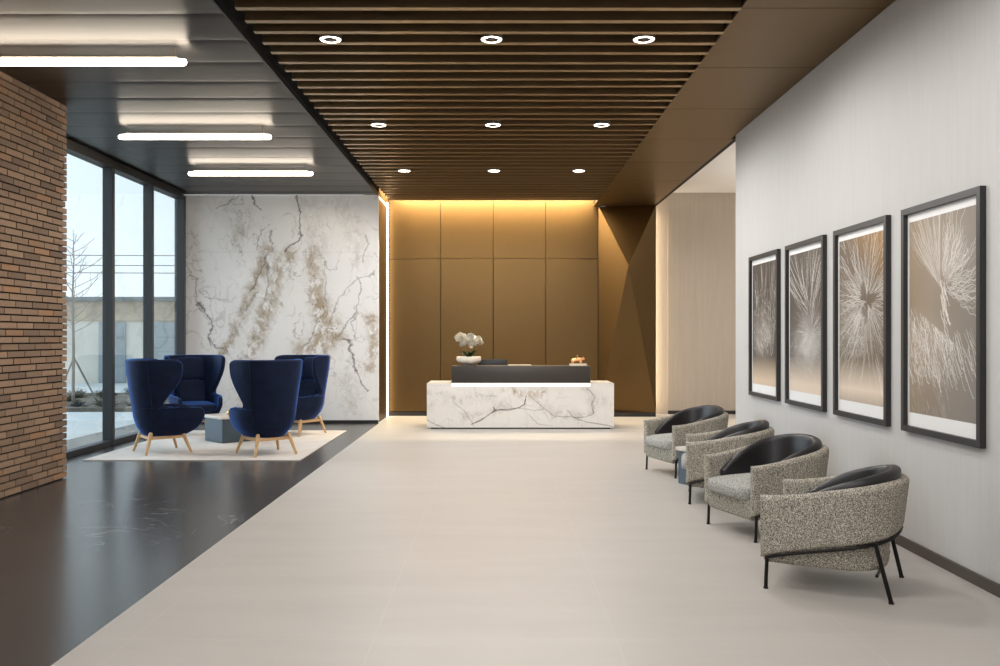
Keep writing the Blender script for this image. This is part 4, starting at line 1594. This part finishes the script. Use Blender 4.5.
# bare young tree with two stakes
tr_ = empty('bare_tree', (-9.42, 20.0, 0.02))
tag(tr_, 'young bare tree with two stakes outside the pane next to the brick wall', 'tree')
bm = bmesh.new()
tube(bm, [(0, 0, 0), (0.01, 0, 1.2), (-0.01, 0.0, 2.4), (0.02, 0, 3.2), (0.0, 0, 3.85)], [0.038, 0.032, 0.022, 0.012, 0.005], 8)
trg = random.Random(12)
for k in range(34):
    z = 1.55 + 2.1 * k / 34
    a_ = k * 2.4
    L = (0.95 - 0.2 * abs(z - 2.2)) * trg.uniform(0.7, 1.1) * (1.0 if z < 2.9 else 0.6)
    dx, dy = math.cos(a_), math.sin(a_) * 0.8
    p0, p1, p2 = Vector((0, 0, z)), Vector((dx * L * 0.5, dy * L * 0.5, z + 0.25 * L)), Vector((dx * L, dy * L, z + 0.7 * L))
    tube(bm, [p0, p1, p2], [0.008, 0.006, 0.003], 5)
    for q in range(3):
        t = 0.4 + 0.2 * q
        s0 = p0.lerp(p1, t * 2) if t < 0.5 else p1.lerp(p2, t * 2 - 1)
        tube(bm, [s0, s0 + Vector((dx * 0.15 + trg.uniform(-.15, .15), dy * 0.15 + trg.uniform(-.15, .15), 0.22)) * L], [0.005, 0.002], 4)
from_bm('trunk', bm, 'bark', tr_)
for sx in (-0.45, 0.5):
    tube_obj('stake', [(sx, 0.1, 0), (0.02, 0, 1.0)], 0.02, 'bark', tr_, 6)
# low shrubs
srg = random.Random(8)
def shrub_mesh(seed):
    r = random.Random(seed)
    bm = bmesh.new()
    for k in range(60):
        a_ = r.uniform(0, 2 * PI)
        e_ = r.uniform(0.3, 1.45)
        L = r.uniform(0.25, 0.45)
        d_ = Vector((math.cos(a_) * math.cos(e_), math.sin(a_) * math.cos(e_), math.sin(e_)))
        tube(bm, [Vector((0, 0, 0)) + d_ * 0.03, d_ * L * 0.6, d_ * L + Vector((0, 0, -0.05))], [0.012, 0.009, 0.003], 4)
        for q in range(3):
            p = d_ * L * (0.5 + 0.2 * q)
            s_ = Vector((r.uniform(-1, 1), r.uniform(-1, 1), r.uniform(-.3, 1))).normalized() * 0.06
            v1, v2, v3 = bm.verts.new(p), bm.verts.new(p + s_ + Vector((0.02, 0, 0))), bm.verts.new(p + s_ - Vector((0.02, 0, 0.01)))
            bm.faces.new((v1, v2, v3))
    me = bpy.data.meshes.new('shrub')
    bm.to_mesh(me)
    bm.free()
    me.materials.append(M['shrub'])
    return me
sms = [shrub_mesh(i) for i in range(3)]
for k in range(24):
    o = bpy.data.objects.new('dry_shrub', sms[k % 3])
    C.objects.link(o)
    yy_ = 19.0 + 1.3 * (k % 4) + srg.uniform(-0.1, 0.1)
    xx_ = -yy_ * (0.345 + 0.030 * (k // 4)) + srg.uniform(-0.05, 0.05) + (0.30 if k % 4 == 1 else 0)
    if math.hypot(xx_ + 9.42, yy_ - 20.0) < 1.0:
        xx_ -= 1.1
    o.location = (xx_, yy_, 0.0)
    o.rotation_euler.z = srg.uniform(0, 6)
    s_ = srg.uniform(0.45, 0.8)
    o.scale = (s_ * 1.3, s_ * 1.3, s_ * 0.8)
    tag(o, 'low dry shrub in the planting bed outside the glazing', 'shrub', 'dry shrubs in the bed outside')
for k, (z1, z2, lab) in enumerate(((4.85, 4.72, 'upper'), (4.45, 4.32, 'middle'), (4.15, 4.02, 'lowest'))):
    pts = [(-30 + 28 * i / 20, 36, z1 + (z2 - z1) * i / 20 - 0.0006 * (100 - (i - 10) ** 2)) for i in range(21)]
    o = tube_obj('overhead_cable', pts, 0.018, 'cable', None, 5)
    tag(o, 'thin overhead cable crossing the sky outside, the %s one' % lab, 'cable', 'overhead cables outside')

# ------------------------------------------------------------------ sky
w = bpy.data.worlds.new('world')
bpy.context.scene.world = w
w.use_nodes = True
nt = w.node_tree
bgn = nt.nodes['Background']
tc = nt.nodes.new('ShaderNodeTexCoord')
sp_ = nt.nodes.new('ShaderNodeSeparateXYZ')
nt.links.new(tc.outputs['Generated'], sp_.inputs[0])
rp = nt.nodes.new('ShaderNodeValToRGB')
rp.color_ramp.elements[0].position = 0.0
rp.color_ramp.elements[0].color = (0.82, 0.91, 0.98, 1)
rp.color_ramp.elements[1].position = 0.5
rp.color_ramp.elements[1].color = (0.68, 0.81, 0.93, 1)
nt.links.new(sp_.outputs['Z'], rp.inputs['Fac'])
nt.links.new(rp.outputs['Color'], bgn.inputs['Color'])
bgn.inputs['Strength'].default_value = 1.5

# bright overcast quarter of the sky, off to the window side
L_ = bpy.data.lights.new('hazy_sun', 'SUN')
L_.energy = 3.6
L_.angle = math.radians(55)
L_.color = (0.80, 0.90, 1.0)
so = bpy.data.objects.new('hazy_sun', L_)
C.objects.link(so)
so.rotation_euler = Vector((-1.0, 0.30, 0.30)).to_track_quat('Z', 'Y').to_euler()

# ------------------------------------------------------------------ camera
cam = bpy.data.cameras.new('camera')
cam.sensor_width = 36
cam.lens = 32.4
cam.shift_x = 0.003
cam.shift_y = 0.003
co = bpy.data.objects.new('camera', cam)
C.objects.link(co)
co.location = (0, 0, 1.5)
co.rotation_euler = (PI / 2, 0, 0)
sc = bpy.context.scene
sc.camera = co
vs = sc.view_settings
sc.display_settings.display_device = 'sRGB'
vs.view_transform = 'Standard'
vs.look = 'None'
vs.gamma = 1
vs.exposure = 0.0
vs.use_curve_mapping = False
